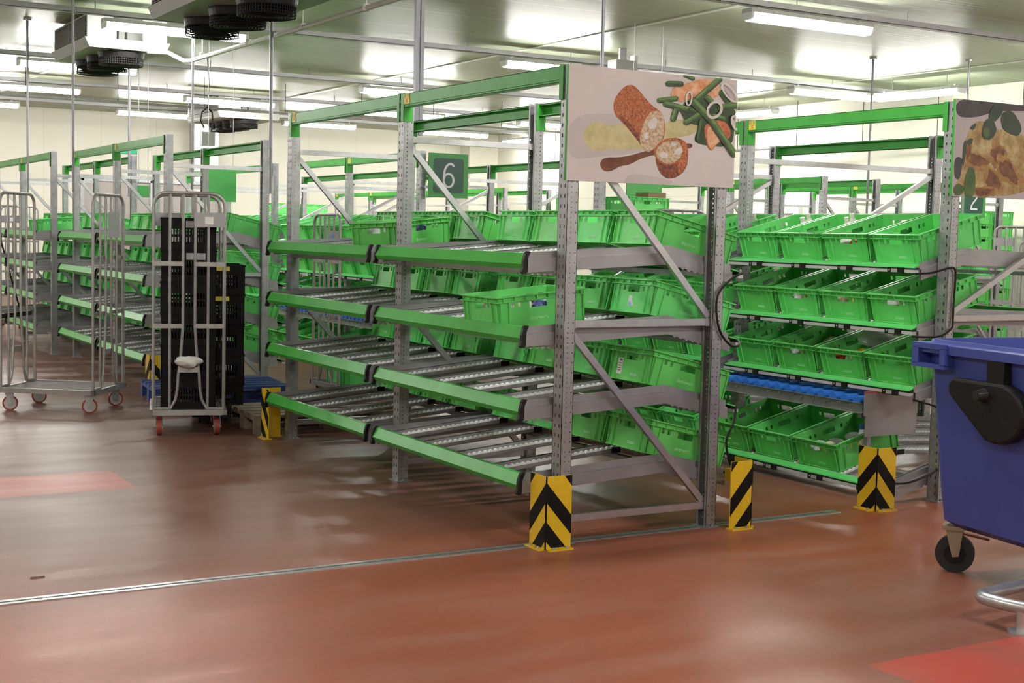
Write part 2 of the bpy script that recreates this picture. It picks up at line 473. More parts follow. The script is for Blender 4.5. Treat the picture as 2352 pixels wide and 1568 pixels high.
MB().tube([(0.75, 10.35, 3.58), (0.95, 10.2, 3.57), (1.06, 9.95, 3.46), (1.09, 9.8, 3.45)], 0.024, 8).tube([(1.09, 9.85, 3.45), (1.2, 6.6, 3.46), (1.26, 3.9, 3.47), (1.3, 1.5, 3.48)], 0.026, 8).build('pipe', WP, t, True)
for y, x in ((9.4, 1.105), (8.0, 1.152), (6.6, 1.2), (5.2, 1.231), (3.9, 1.26)):
    MB().cyl((x, y, 3.44), (x, y, 3.5), 0.034, 8).cyl((x, y, 3.48), (x, y, CEIL), 0.006, 6).build('pipe_clamp', WHITE, t)
t = thing('junction_box', 'small beige box hung from the ceiling behind the croquette poster', 'electric box', (6.6, 9.1, 3.62))
MB().box((-0.16, -0.1, 0), (0.16, 0.1, 0.22)).build('housing', CREAM, t)
MB().box((0.16, -0.06, 0.0), (0.20, 0.06, 0.30)).box((-0.05, -0.02, 0.22), (0.05, 0.02, 0.38)).build('bracket', GALV, t)

# drop poles
POLES = [
    (1.12, 7.22, 1.9, 0.035, 'dark drop pole from ceiling to the rack end beside the black-crate cart', 'round'),
    (1.07, 3.83, 2.30, 0.04, 'grey double drop pole from ceiling behind the middle of the croquette rack', 'double'),
    (2.78, 3.85, 1.6, 0.03, 'grey drop pole that vanishes behind the croquette poster', 'round'),
    (9.68, 7.72, 1.7, 0.032, 'dark drop pole seen through the right-hand rack under the gratin poster', 'round'),
    (10.75, 7.05, 1.7, 0.03, 'dark drop pole right above the gratin poster', 'round'),
    (-0.33, 9.3, 1.9, 0.03, 'pale drop pole left of the far-left racks, second pole from left', 'round'),
    (-0.36, 11.6, 1.9, 0.03, 'pale drop pole at the far left, first pole from left', 'round'),
    (0.68, 10.9, 1.9, 0.03, 'dark drop pole above the left racks near the exit sign', 'round'),
    (1.08, 9.67, 1.9, 0.03, 'grey drop pole beside the bright column on the far wall', 'round'),
]
for x, y, z0, wd, lab, kd in POLES:
    t = thing('drop_pole', lab, 'pole', (x, y, 0), 0, 'drop poles')
    m = MB()
    if kd == 'double':
        m.box((-0.035, -0.02, z0), (-0.005, 0.02, CEIL)).box((0.005, -0.02, z0), (0.035, 0.02, CEIL))
    else:
        m.cyl((0, 0, z0), (0, 0, CEIL), wd / 2, 10)
    m.build('tube', mat('pole_grey', (0.27, 0.27, 0.30), 0.4, 0.5), t)
    MB().cyl((0, 0, CEIL - 0.02), (0, 0, CEIL), 0.05, 10).build('flange', GALV, t)
# curled hanging cable under the ceiling
t = thing('hanging_cable', 'curled cable with a grey socket hanging from the ceiling near far cooler', 'cable', (2.5, 13.6, 0))
MB().tube([(0, 0, CEIL), (0.02, 0, 3.6), (0, 0, 3.28), (-0.08, 0, 3.2), (-0.1, 0, 3.08), (-0.05, 0, 2.98)], 0.01, 6).tube([(0, 0, 3.28), (0.07, 0, 3.2), (0.08, 0, 3.05), (0.05, 0, 2.9)], 0.012, 6).build('cord', BLACK, t)
MB().box((-0.09, -0.05, 2.72), (0.1, 0.05, 2.92)).build('socket', CREAM, t)

# ------------------------------------------------------------------ coolers
def cooler(x0, y0, w, L, zb, zt, label, nf, fan_z):
    t = thing('ceiling_cooler', label, 'cooler', (x0, y0, 0), 0, 'ceiling coolers')
    MB().box((0, 0, zb), (w, L, zb + 0.05)).box((0, 0, zb), (w * 0.36, 0.05, zt)).box((w * 0.69, 0, zb), (w, 0.05, zt)).box((0, L - 0.05, zb), (w, L, zt)).box((0.03, 0.3, zb), (w - 0.03, L, zt)).box((0, 0, zt), (w, L, zt + 0.02)).build('casing', CREAM, t)
    MB().prism([(-0.03, zb + 0.07), (0.02, zb - 0.04), (w - 0.02, zb - 0.04), (w + 0.03, zb + 0.07)], -0.02, L + 0.02, 'xz').build('drip_tray', CREAM, t)
    m = MB()
    for k in range(14):
        z = zb + 0.09 + k * (zt - zb - 0.1) / 14
        m.box((-0.012, 0.06, z), (0.03, L - 0.06, z + 0.008))
    m.box((-0.014, L * 0.5, zb + 0.06), (0.03, L * 0.5 + 0.03, zt))
    m.build('coil_grille', mat('grille_grey', (0.16, 0.15, 0.14), 0.6), t)
    MB().tube([(w * 0.42, 0.2, zb + 0.08), (w * 0.42, 0.15, zt - 0.05), (w * 0.52, 0.15, zt - 0.05), (w * 0.52, 0.15, zb + 0.1)], 0.015, 6).build('pipework', BLACK, t)
    MB().cyl((w * 0.84, 0.0, zb + 0.16), (w * 0.84, -0.006, zb + 0.16), 0.05, 20).build('badge', WHITE, t)
    for k in range(nf):
        cy = 0.3 + (L - 0.6) * k / max(1, nf - 1)
        f = MB()
        R = 0.25
        zb2 = zb - 0.04
        for zz in (zb2 - 0.075, zb2 - 0.10, zb2 - 0.125, zb2 - 0.15):
            f.tube([(w / 2 + R * math.cos(a), cy + R * math.sin(a), zz) for a in [2 * PI * i / 28 for i in range(29)]], 0.006, 5)
        for i in range(60):
            a = 2 * PI * i / 60
            f.cyl((w / 2 + R * math.cos(a), cy + R * math.sin(a), zb2 - 0.07), (w / 2 + R * math.cos(a), cy + R * math.sin(a), zb2 - 0.15), 0.0035, 4)
        f.cyl((w / 2, cy, zb2), (w / 2, cy, zb2 - 0.07), R + 0.02, 32, R + 0.004, False)
        for rr in (0.04, 0.07, 0.10, 0.13, 0.16, 0.19, 0.215):
            f.tube([(w / 2 + rr * math.cos(a), cy + rr * math.sin(a), zb2 - 0.155) for a in [2 * PI * i / 24 for i in range(25)]], 0.005, 5)
        for i in range(8):
            a = 2 * PI * i / 8
            f.cyl((w / 2, cy, zb2 - 0.155), (w / 2 + R * math.cos(a), cy + R * math.sin(a), zb2 - 0.15), 0.005, 4)
        fo = f.build('fan_guard', BLACK, t)
        g = MB().cyl((w / 2, cy, zb2), (w / 2, cy, zb2 - 0.14), 0.07, 12)
        for i in range(5):
            a = 2 * PI * i / 5
            M = Matrix.Translation((w / 2, cy, zb2 - 0.09)) @ Matrix.Rotation(a, 4, 'Z') @ Matrix.Rotation(0.5, 4, 'X')
            g.box((0.05, -0.05, -0.003), (0.21, 0.05, 0.003), M)
        g.build('fan_blade', BLACK, fo)
cooler(0.06, 10.35, 0.92, 1.75, 3.62, 3.94, 'large pale ceiling cooler with dark fans at upper left', 3, 0)
cooler(-0.02, 5.3, 1.0, 2.1, 3.56, 3.94, 'ceiling cooler cut off by the top edge, fans showing', 3, 0)
cooler(4.3, 18.6, 1.15, 1.9, 3.6, 3.94, 'distant pale ceiling cooler with four fans before the far wall', 4, 0)

# ------------------------------------------------------------------ crates
CL, CW, CH = 0.56, 0.405, 0.185
def crate_mesh():
    m = MB(); L, W, H = CL, CW, CH
    l, wd, tp = L / 2, W / 2, 0.010
    t = 0.004
    # rim and body corners
    bl, bw = l - 0.012 - tp, wd - 0.012 - tp
    tl, tw = l - 0.012, wd - 0.012
    def cuts(vals, n): return sorted(set([0.0] + [v / n for v in vals] + [1.0]))
    zc = [0.0, 0.62, 0.665, 0.80, 0.815, 1.0]
    # long side holes
    spans = [(0.15, 0.185), (0.225, 0.26), (0.36, 0.56), (0.665, 0.70), (0.745, 0.78)]
    uc = [0.0] + [x for s in spans for x in s] + [1.0]
    hl = {(1, 2), (3, 2), (5, 2), (5, 1), (7, 2), (9, 2)}
    panel(m, (-bl, -bw, 0), (bl, -bw, 0), (tl, -tw, H), (-tl, -tw, H), (0, t, 0), uc, zc, hl)
    panel(m, (bl, bw, 0), (-bl, bw, 0), (-tl, tw, H), (tl, tw, H), (0, -t, 0), uc, zc, hl)
    sp2 = [(0.24, 0.29), (0.36, 0.64), (0.71, 0.76)]
    uc2 = [0.0] + [x for s in sp2 for x in s] + [1.0]
    h2 = {(1, 2), (3, 2), (3, 1), (5, 2)}
    panel(m, (bl, -bw, 0), (bl, bw, 0), (tl, tw, H), (tl, -tw, H), (-t, 0, 0), uc2, zc, h2)
    panel(m, (-bl, bw, 0), (-bl, -bw, 0), (-tl, -tw, H), (-tl, tw, H), (t, 0, 0), uc2, zc, h2)
    m.box((-bl, -bw, 0.0), (bl, bw, 0.006))
    # flanges
    def ring(z0, z1, o, gl, gw):
        m.box((-gl - o, -gw - o, z0), (gl + o, -gw + 0.001, z1)); m.box((-gl - o, gw - 0.001, z0), (gl + o, gw + o, z1))
        m.box((-gl - o, -gw, z0), (-gl + 0.001, gw, z1)); m.box((gl - 0.001, -gw, z0), (gl + o, gw, z1))
    ring(H - 0.006, H, 0.013, tl, tw)
    ring(H * 0.83, H * 0.83 + 0.005, 0.013, tl - 0.003, tw - 0.003)
    ring(0.0, 0.006, 0.008, bl, bw)
    # gussets between flanges
    for k in range(8):
        x = -tl + 0.03 + k * (2 * tl - 0.06) / 7
        for s in (-1, 1): m.box((x - 0.0015, s * (tw - 0.004), H * 0.83), (x + 0.0015, s * (tw + 0.012), H))
    for k in range(6):
        y = -tw + 0.025 + k * (2 * tw - 0.05) / 5
        for s in (-1, 1): m.box((s * (tl - 0.004), y - 0.0015, H * 0.83), (s * (tl + 0.012), y + 0.0015, H))
    # tapered vertical ribs by the corners
    def rib(ax, u, s):
        if ax == 'x':
            vs = [(u - 0.002, s * (bw - 0.001), 0), (u + 0.002, s * (bw - 0.001), 0), (u + 0.002, s * (tw - 0.004), H * 0.83), (u - 0.002, s * (tw - 0.004), H * 0.83),
                  (u - 0.002, s * (bw + 0.009), 0), (u + 0.002, s * (bw + 0.009), 0), (u + 0.002, s * (tw + 0.008), H * 0.83), (u - 0.002, s * (tw + 0.008), H * 0.83)]
        else:
            vs = [(s * (bl - 0.001), u - 0.002, 0), (s * (bl - 0.001), u + 0.002, 0), (s * (tl - 0.004), u + 0.002, H * 0.83), (s * (tl - 0.004), u - 0.002, H * 0.83),
                  (s * (bl + 0.009), u - 0.002, 0), (s * (bl + 0.009), u + 0.002, 0), (s * (tl + 0.008), u + 0.002, H * 0.83), (s * (tl + 0.008), u - 0.002, H * 0.83)]
        m.add(vs, [(0,1,2,3),(7,6,5,4),(0,4,5,1),(1,5,6,2),(2,6,7,3),(3,7,4,0)])
    for s in (-1, 1):
        for u in (-bl + 0.004, -bl + 0.055, bl - 0.055, bl - 0.004): rib('x', u, s)
        for u in (-bw + 0.004, -bw + 0.05, bw - 0.05, bw - 0.004): rib('y', u, s)
    # floor feet ribs
    return m.mesh('crate_body', CRATE)
CRATE_ME = crate_mesh()
LETTER_ME = text_mesh('distrivers', 0.030, PRINT)
def stamp_mesh():
    m = MB()
    for j in range(4):
        x = -0.034
        while x < 0.032:
            wv = random.uniform(0.003, 0.007)
            m.box((x, -0.0006, j * 0.0095), (x + wv, 0.0, j * 0.0095 + 0.0075)); x += wv + 0.0016
    return m.mesh('printed_stamp', STAMP)
STAMP_ME = stamp_mesh()
def new_crate(label, M, group=None, letter=False, stamp=False):
    t = thing('plastic_crate', label, 'crate', (0, 0, 0), 0, group)
    t.matrix_world = M
    link('crate_body', CRATE_ME, t)
    sl = 0.010 / CH
    a = math.atan(sl)
    if letter:
        for s in (-1, 1):
            z = 0.058; y = s * (CW / 2 - 0.022 + z * sl + 0.0008)
            o = link('side_lettering', LETTER_ME, t, (0.02 * s, y, z), (PI / 2 + (-a if s < 0 else -a), 0, 0 if s < 0 else PI))
    if stamp:
        for s in (-1, 1):
            z = 0.03; x = s * (CL / 2 - 0.022 + z * sl + 0.001)
            link('printed_stamp', STAMP_ME, t, (x, 0.035 * s, z), (-a, 0, PI / 2 if s > 0 else -PI / 2))
    return t

# ------------------------------------------------------------------ racks
BAY = 1.88
PH = 2.40
PW, PD = 0.085, 0.065         # upright: along Y, along X
def upright_mesh(s):
    """perforated C-section; s = +1 when the open back faces +X"""
    m = MB()
    # slotted face (normal -s X)
    n = 47
    vc = [0.0]; hz = []
    for k in range(n):
        z = 0.04 + k * 0.05
        vc += [z / PH, (z + 0.018) / PH]
    vc.append(1.0)
    uc = [0, 0.22, 0.34, 0.66, 0.78, 1.0]
    hol = set()
    for k in range(n):
        hol |= {(1, 2 * k + 1), (3, 2 * k + 1)}
    x = 0.0
    panel(m, (x, -PW / 2, 0), (x, PW / 2, 0), (x, PW / 2, PH), (x, -PW / 2, PH), (s * 0.003, 0, 0), uc, vc, hol)
    # groove between slot columns
    # side faces with two columns of small round-ish holes
    n2 = 94
    vc2 = [0.0]
    for k in range(n2):
        z = 0.015 + k * 0.025
        vc2 += [z / PH, (z + 0.007) / PH]
    vc2.append(1.0)
    hol2 = {(1, 2 * k + 1) for k in range(n2)} | {(3, 2 * k + 1) for k in range(0, n2, 2)}
    uc2 = [0, 0.30, 0.40, 0.76, 0.85, 1.0]
    for sy in (-1, 1):
        panel(m, (x, sy * PW / 2, 0), (x + s * PD, sy * PW / 2, 0), (x + s * PD, sy * PW / 2, PH), (x, sy * PW / 2, PH), (0, -sy * 0.003, 0), uc2, vc2, hol2)
        m.box((x + s * (PD - 0.003), sy * PW / 2, 0), (x + s * PD, sy * (PW / 2 - 0.018), PH))
    m.box((x + s * 0.001, -0.006, 0), (x + s * 0.012, 0.006, PH))
    return m.mesh('upright', GALV)
UP = {1: upright_mesh(1), -1: upright_mesh(-1)}
def foot_mesh(s):
    m = MB().box((-s * 0.015, -0.06, 0), (s * 0.085, 0.06, 0.008)).cyl((s * 0.03, -0.052, 0.008), (s * 0.03, -0.052, 0.02), 0.008, 6).cyl((s * 0.03, 0.052, 0.008), (s * 0.03, 0.052, 0.02), 0.008, 6)
    return m.mesh('foot_plate', GALV)
FOOT = {1: foot_mesh(1), -1: foot_mesh(-1)}
def beam_mesh(s):
    """hollow beam along +Y from 0..BAY; s = outward direction in X"""
    m = MB()
    L0, L1 = PW / 2 - 0.002, BAY - PW / 2 + 0.002
    xo, xi = 0.004 * s, -0.042 * s
    # outer web, stepped lower flange and open inner channel
    m.box((xo, L0, 2.325), (xo - s * 0.003, L1, 2.392)); m.box((xo, L0, 2.312), (xo - s * 0.012, L1, 2.322))
    m.box((xo - s * 0.008, L0, 2.318), (xo - s * 0.011, L1, 2.33))
    m.box((xo, L0, 2.389), (xi, L1, 2.393)); m.box((xo, L0, 2.311), (xi, L1, 2.315))
    m.box((xi, L0, 2.383), (xi + s * 0.003, L1, 2.393)); m.box((xi, L0, 2.311), (xi + s * 0.003, L1, 2.321))
    # end connectors
    for y0, y1 in ((PW / 2 + 0.001, PW / 2 + 0.005), (BAY - PW / 2 - 0.005, BAY - PW / 2 - 0.001)):
        m.box((xo + s * 0.004, y0, 2.225), (xo - s * 0.06, y1, 2.395))
    for y0, y1 in ((0.012, PW / 2 + 0.005), (BAY - PW / 2 - 0.005, BAY - 0.012)):
        m.box((xo + s * 0.005, y0, 2.225), (xo + s * 0.002, y1, 2.398))
    return m.mesh('top_beam', GREEN)
BEAM = {1: beam_mesh(1), -1: beam_mesh(-1)}
def sticker_mesh(s):
    m = MB(); x = s * 0.0055
    m.box((x, 0, 0), (x + s * 0.001, 0.075, 0.062))
    m.cur = 1
    x += s * 0.001
    c, d = 0.0375, 0.012
    for k in (-1, 1):
        m.bar((x, c - k * d, 0.008), (x, c + k * d, 0.033), 0.004, 0.001, up=(1, 0, 0))
    m.cur = 2
    for j in range(4):
        m.box((x, 0.006, 0.038 + j * 0.0055), (x + s * 0.0003, 0.033, 0.0405 + j * 0.0055)); m.box((x, 0.042, 0.038 + j * 0.0055), (x + s * 0.0003, 0.069, 0.0405 + j * 0.0055))
    return m.mesh('load_sticker', [STICKER, REDINK, GREYTXT])
STK = {1: sticker_mesh(1), -1: sticker_mesh(-1)}
LEVELS = [1.42, 1.05, 0.68, 0.31]
LANES = [0.287 + 0.431 * k for k in range(4)]

def rack(name, label, kind, x0, y0, detail=True):
    A = kind == 'A'
    W = 1.0 if A else 1.95
    kd, kz = (0.29, 0.095) if A else (0.24, 0.115)
    td, tz = (0.13, -0.006) if A else (0.13, 0.018)
    slope = (kz - tz) / (kd + td)
    ang = math.atan(slope)
    X = (lambda s_: s_) if A else (lambda s_: W - s_)
    sg = 1 if A else -1
    t = thing('flow_rack', label, 'shelving rack', (x0, y0, 0), 0, 'crate flow racks')
    for k in range(3):
        y = k * BAY
        for s_, so in ((0.0, -1), (W, 1)):
            d = -so * sg
            u = link('upright', UP[d], t, (X(s_), y, 0))
            link('foot_plate', FOOT[d], u)
        xa, xb = min(X(0.03), X(W - 0.03)), max(X(0.03), X(W - 0.03))
        for z in (0.12, 1.11, 2.12):
            m = MB().box((xa, y - 0.014, z - 0.018), (xb, y + 0.014, z + 0.018))
            m.box((xa - 0.01, y - 0.018, z - 0.02), (xa + 0.06, y + 0.018, z + 0.02)); m.box((xb - 0.06, y - 0.018, z - 0.02), (xb + 0.01, y + 0.018, z + 0.02))
            m.build('horizontal_brace', GALV_LIGHT, t)
        for z1, z0 in ((2.09, 1.14), (1.08, 0.145)):
            MB().bar((X(0.05), y - 0.004, z1), (X(W - 0.07), y - 0.004, z0), 0.026, 0.034).build('diagonal_brace', GALV_LIGHT, t)
    for k in range(2):
        for s_, so in ((0.0, -1), (W, 1)):
            d = so * sg
            b = link('top_beam', BEAM[d], t, (X(s_), k * BAY, 0))
            st = link('load_sticker', STK[d], b, (0, BAY - PW / 2 - 0.09 if d < 0 else 0.05, 2.328))
            if d < 0: st.location.y = 0.0 + BAY - 0.125
    kx, tp = W - kd, W + td
    for k in range(2):
        yb = k * BAY
        for li, lz in enumerate(LEVELS):
            ex = 0.0; L = lz
            if not A and li == 3:
                ex = 0.18; L = 0.145
            y0_, y1_ = yb + 0.062, yb + BAY - 0.062
            front = [(-0.165, 0.045), (-0.13, 0.048), (kx, kz), (tp + ex, tz - ex * slope)]
            pts = [(X(a), L + b) for a, b in front]
            # folded side plates
            for yy, q in ((y0_, 1), (y1_, -1)):
                m = MB().strip(pts, 0.10, yy, yy + q * 0.003)
                m.strip([(a, b - 0.036) for a, b in pts], 0.003, yy, yy - q * 0.016)
                m.strip([(a, b - 0.038) for a, b in pts], 0.062, yy - q * 0.013, yy - q * 0.016)
                for j in range(5):
                    a = -0.15 + j * 0.035
                    m.prism([(X(a), L - 0.058), (X(a + 0.024), L - 0.058), (X(a + 0.017), L - 0.066), (X(a + 0.007), L - 0.066)], yy - q * 0.013, yy - q * 0.016)
                for j in range(7):
                    a = kx + 0.03 + j * 0.04; zz = kz - (a - kx) * slope - 0.098
                    m.prism([(X(a), L + zz), (X(a + 0.026), L + zz - 0.006), (X(a + 0.018), L + zz - 0.014), (X(a + 0.006), L + zz - 0.010)], yy - q * 0.013, yy - q * 0.016)
                m.build('side_plate', SHEET, t)
            # roller tracks between the lanes
            wt = lambda a_: (-0.007 + (kz - 0.015) * (a_ + 0.13) / (kx + 0.13)) if a_ < kx else kz - 0.022 - (a_ - kx) * slope
            tk = [(-0.13, wt(-0.13)), (kx, wt(kx)), (tp + ex - 0.05, wt(tp + ex - 0.05))]
            for j in range(5):
                yc = y0_ + 0.03 + j * (y1_ - y0_ - 0.06) / 4
                tr = [(X(a_), L + b_) for a_, b_ in tk]
                off = lambda d_: [(a_, b_ + d_) for a_, b_ in tr]
                m = MB().strip(off(-0.013), 0.022, yc - 0.018, yc - 0.015).strip(off(-0.032), 0.003, yc - 0.018, yc + 0.022).strip(off(0.016), 0.05, yc + 0.018, yc + 0.021).strip(off(0.016), 0.003, yc + 0.018, yc + 0.030)
                o = m.build('roller_track', GALV, t)
                if detail:
                    m = MB(); s_ = -0.118
                    while s_ < tp + ex - 0.06:
                        m.cyl((X(s_), yc - 0.012, L + wt(s_) - 0.016), (X(s_), yc + 0.013, L + wt(s_) - 0.016), 0.016, 8); s_ += 0.034
                    m.build('rollers', WHITE, o)
                    MB().box((X(kx - 0.03), yc - 0.022, L + wt(kx) - 0.04), (X(kx + 0.03), yc - 0.0185, L + wt(kx) - 0.008)).build('track_joint', BLACK, o)
            # cross supports on the uprights
            for s_ in (0.035, W - 0.035):
                zz = 0.045 + wt(s_)
                MB().box((X(s_) - 0.02, yb + PW / 2, L + zz - 0.125), (X(s_) + 0.02, yb + BAY - PW / 2, L + zz - 0.098)).build('cross_support', GALV, t)
            # loading side: green bumper rail with black end caps
            pr = [(-0.135, 0.043), (-0.160, 0.043), (-0.190, -0.012), (-0.174, -0.036), (-0.160, -0.037), (-0.172, -0.012), (-0.153, 0.036), (-0.135, 0.037)]
            r_ = MB().prism([(X(a), L + b) for a, b in pr], y0_ + 0.004, y1_ - 0.004).build('bumper_rail', GREEN, t)
            for yy in ((y0_ - 0.017, y0_ + 0.004), (y1_ - 0.004, y1_ + 0.017)):
                pc = [(-0.150, 0.050), (-0.170, 0.052), (-0.180, 0.040), (-0.190, 0.004), (-0.191, -0.026), (-0.198, -0.05), (-0.192, -0.060), (-0.172, -0.060), (-0.173, -0.028), (-0.170, 0.0), (-0.160, 0.03)]
                MB().prism([(X(a), L + b) for a, b in pc], yy[0], yy[1]).build('end_cap', BLACK, r_)
            # picking side: green lip, display rail and display modules
            sF = tp + ex + (0.02 if A else -0.03)
            zF = tz - (sF - tp) * slope - 0.026
            lp = [(sF - 0.004, zF + 0.012), (sF + 0.062, zF - 0.004), (sF + 0.064, zF - 0.02), (sF + 0.058, zF - 0.02), (sF + 0.056, zF - 0.010), (sF - 0.004, zF + 0.006)]
            MB().prism([(X(a), L + b) for a, b in lp], y0_ + 0.01, y1_ - 0.01).build('picking_lip', LIP, t)
            m = MB().box((X(sF + 0.034), y0_, L + zF - 0.022), (X(sF + 0.064), y1_, L + zF - 0.012))
            m.cur = 1
            m.box((X(sF + 0.034), y0_, L + zF - 0.040), (X(sF + 0.069), y1_, L + zF - 0.022))
            dr = m.build('display_rail', [BLACK, RAILM], t)
            if detail:
                for yc in LANES:
                    y = yb + yc - 0.08
                    m = MB().box((X(sF + 0.05), y - 0.060, L + zF - 0.045), (X(sF + 0.086), y + 0.060, L + zF - 0.010))
                    m.cur = 1
                    m.box((X(sF + 0.086), y - 0.02, L + zF - 0.040), (X(sF + 0.087), y + 0.028, L + zF - 0.018)); m.cyl((X(sF + 0.086), y + 0.043, L + zF - 0.026), (X(sF + 0.089), y + 0.043, L + zF - 0.026), 0.005, 8)
                    m.build('display_module', [BLACK, SCREEN], dr)
    t['W'] = W
    info = dict(o=t, A=A, W=W, X=X, sg=sg, kx=kx, tp=tp, kz=kz, tz=tz, slope=slope, ang=ang, x0=x0, y0=y0)
    return info

def pick_matrix(info, bay, lane, li):
    ex = 0.0; L = LEVELS[li]
    A = info['A']
    if not A and li == 3: ex = 0.18; L = 0.145
    sF = info['tp'] + ex + (0.015 if A else -0.035)
    zF = L + info['tz'] - (sF - info['tp']) * info['slope'] - 0.020
    a = info['ang']
    sc = sF - (CL / 2) * math.cos(a); zc = zF + (CL / 2) * math.sin(a)
    x = info['x0'] + info['X'](sc); y = info['y0'] + bay * BAY + LANES[lane] - 0.01
    # tilt: front lower
    R = Matrix.Rotation(a if A else -a, 4, 'Y')
    J = Matrix.Rotation(random.uniform(-0.012, 0.012), 4, 'Z')
    return Matrix.Translation((x, y, zc)) @ R @ J

def load_matrix(info, s_, y, li, rz=0.0):
    L = LEVELS[li]; kx, kz = info['kx'], info['kz']
    sl = (kz - 0.015) / (kx + 0.13); a = math.atan(sl)
    z = L - 0.007 + sl * (s_ + 0.13) + 0.0012
    R = Matrix.Rotation(-a if info['A'] else a, 4, 'Y')
    return Matrix.Translation((info['x0'] + info['X'](s_), info['y0'] + y, z)) @ R @ Matrix.Rotation(rz, 4, 'Z')

RA = rack('A', 'galvanized flow rack under the croquette poster, green loading rails toward the left', 'A', 0.0, 0.0)
RB = rack('B', 'galvanized flow rack under the gratin poster, crates tilted toward the left', 'B', 2.70, 0.0)
Y2 = 6.85
def rack_copy(src, label, x0, y0):
    o = copy_tree(src['o']); o.location = (x0, y0, 0); o['label'] = label
    i = dict(src); i['o'] = o; i['x0'] = x0; i['y0'] = y0
    return i
RC = rack_copy(RA, 'flow rack behind the cart holding the tall black crate stack', -0.04, Y2)
RD = rack_copy(RB, 'flow rack with the number 6 sign on its end', 2.70, 7.12)
RE = rack('E', 'farthest left flow rack, cut by the left edge behind the empty cart', 'A', -0.22, Y2 + 2 * BAY + 0.35, False)
RF = rack('F', 'distant flow rack directly behind the rack with number 6', 'B', 2.62, 7.12 + 2 * BAY + 0.35, False)
RG = rack('G', 'distant flow rack seen through the gratin rack, empty end frame showing', 'A', 8.75, 7.6, False)
RI = rack_copy(RG, 'very distant flow rack in the back corner, nearer of two in line', 8.75, 15.9)
RJ = rack_copy(RG, 'very distant flow rack in the back corner, touching the far wall side', 8.75, 19.95)
RH = rack('H', 'distant flow rack behind the number 2 sign, nearest the right wall', 'A', 10.80, 7.3, False)

# ------------------------------------------------------------------ crates on the racks
SHELF = ['top shelf', 'second shelf', 'third shelf', 'lowest shelf']
def fill(info, desc, grp, levels=range(4), letters=(), stamps=True, skip=()):
    for li in levels:
        for bay in range(2):
            for lane in range(4):
                k = bay * 4 + lane
                if (li, k) in skip: continue
                new_crate('green crate, %s from near end, %s, %s' % (ORD[k], SHELF[li], desc), pick_matrix(info, bay, lane, li), grp, letter=(li, k) in letters, stamp=stamps)
fill(RA, 'rack under the croquette poster', 'crates on the croquette poster rack', letters={(0, 0), (1, 0), (2, 0), (3, 0)})
fill(RB, 'rack under the gratin poster', 'crates on the gratin poster rack', letters={(0, 0), (1, 0), (2, 0)}, skip={(3, 0)})
fill(RC, 'rack behind the black-crate cart', 'crates on the left rack', letters=())
fill(RD, 'rack with number 6 sign', 'crates on the number 6 rack', stamps=False, skip={(3, 0)})
fill(RE, 'rack at the far left edge', 'crates on the far left rack', stamps=False)
fill(RF, 'rack behind the number 6 rack', 'crates on the rack behind number 6', stamps=False)
fill(RG, 'far rack behind the gratin rack', 'crates on the far right rack', levels=(0, 1), stamps=False)
for lab_, kind_ in (('green crate, first from near end, third shelf, rack under the croquette poster', 0), ('green crate, first from near end, second shelf, rack under the croquette poster', 1)):
    t = [o for o in COL.objects if o.get('label') == lab_][0]
    sl_ = 0.010 / CH; x_ = -(CL / 2 - 0.0225 + 0.08 * sl_)
    if kind_ == 0:
        q = MB().box((-0.0008, -0.022, -0.045), (0, 0.022, 0.045)); q.cur = 1
        q.box((-0.0012, -0.016, 0.028), (-0.0008, 0.006, 0.038))
        for j in range(4): q.box((-0.0012, -0.016, 0.012 - j * 0.013), (-0.0008, 0.014, 0.016 - j * 0.013))
        o = q.build('paper_label', [PAPER, mat('label_ink', (0.12, 0.12, 0.12), 0.6)], t)
        o.location = (x_, 0.10, 0.075); o.rotation_euler = (0, -math.atan(sl_), 0.0)
    else:
        q = MB().prism([(0.022, 0.03), (-0.01, 0.03), (-0.012, 0.005), (-0.03, -0.025), (0.024, -0.028)], -0.0008, 0, 'yz'); q.cur = 1
        q.prism([(0.02, -0.005), (0.0, -0.002), (-0.014, -0.024), (0.022, -0.026)], -0.0012, -0.0008, 'yz')
        o = q.build('torn_label', [PAPER, mat('label_lightblue', (0.3, 0.55, 0.75), 0.6)], t)
        o.location = (x_, 0.01, 0.065); o.rotation_euler = (0, -math.atan(sl_), 0.0)
new_crate('green crate on the top loading shelf, across the middle upright of croquette rack', load_matrix(RA, 0.205, 2.26, 0, 0.42), 'crates left on loading shelves', True, True)
new_crate('green crate on the second loading shelf, just left of croquette rack front upright', load_matrix(RA, 0.115, 0.53, 1, 0.0), 'crates left on loading shelves', True, True)
new_crate('green crate with blue item, on the top loading shelf of far left rack', load_matrix(RE, 0.15, 0.40, 0, 0.02), 'crates left on loading shelves', False, True)

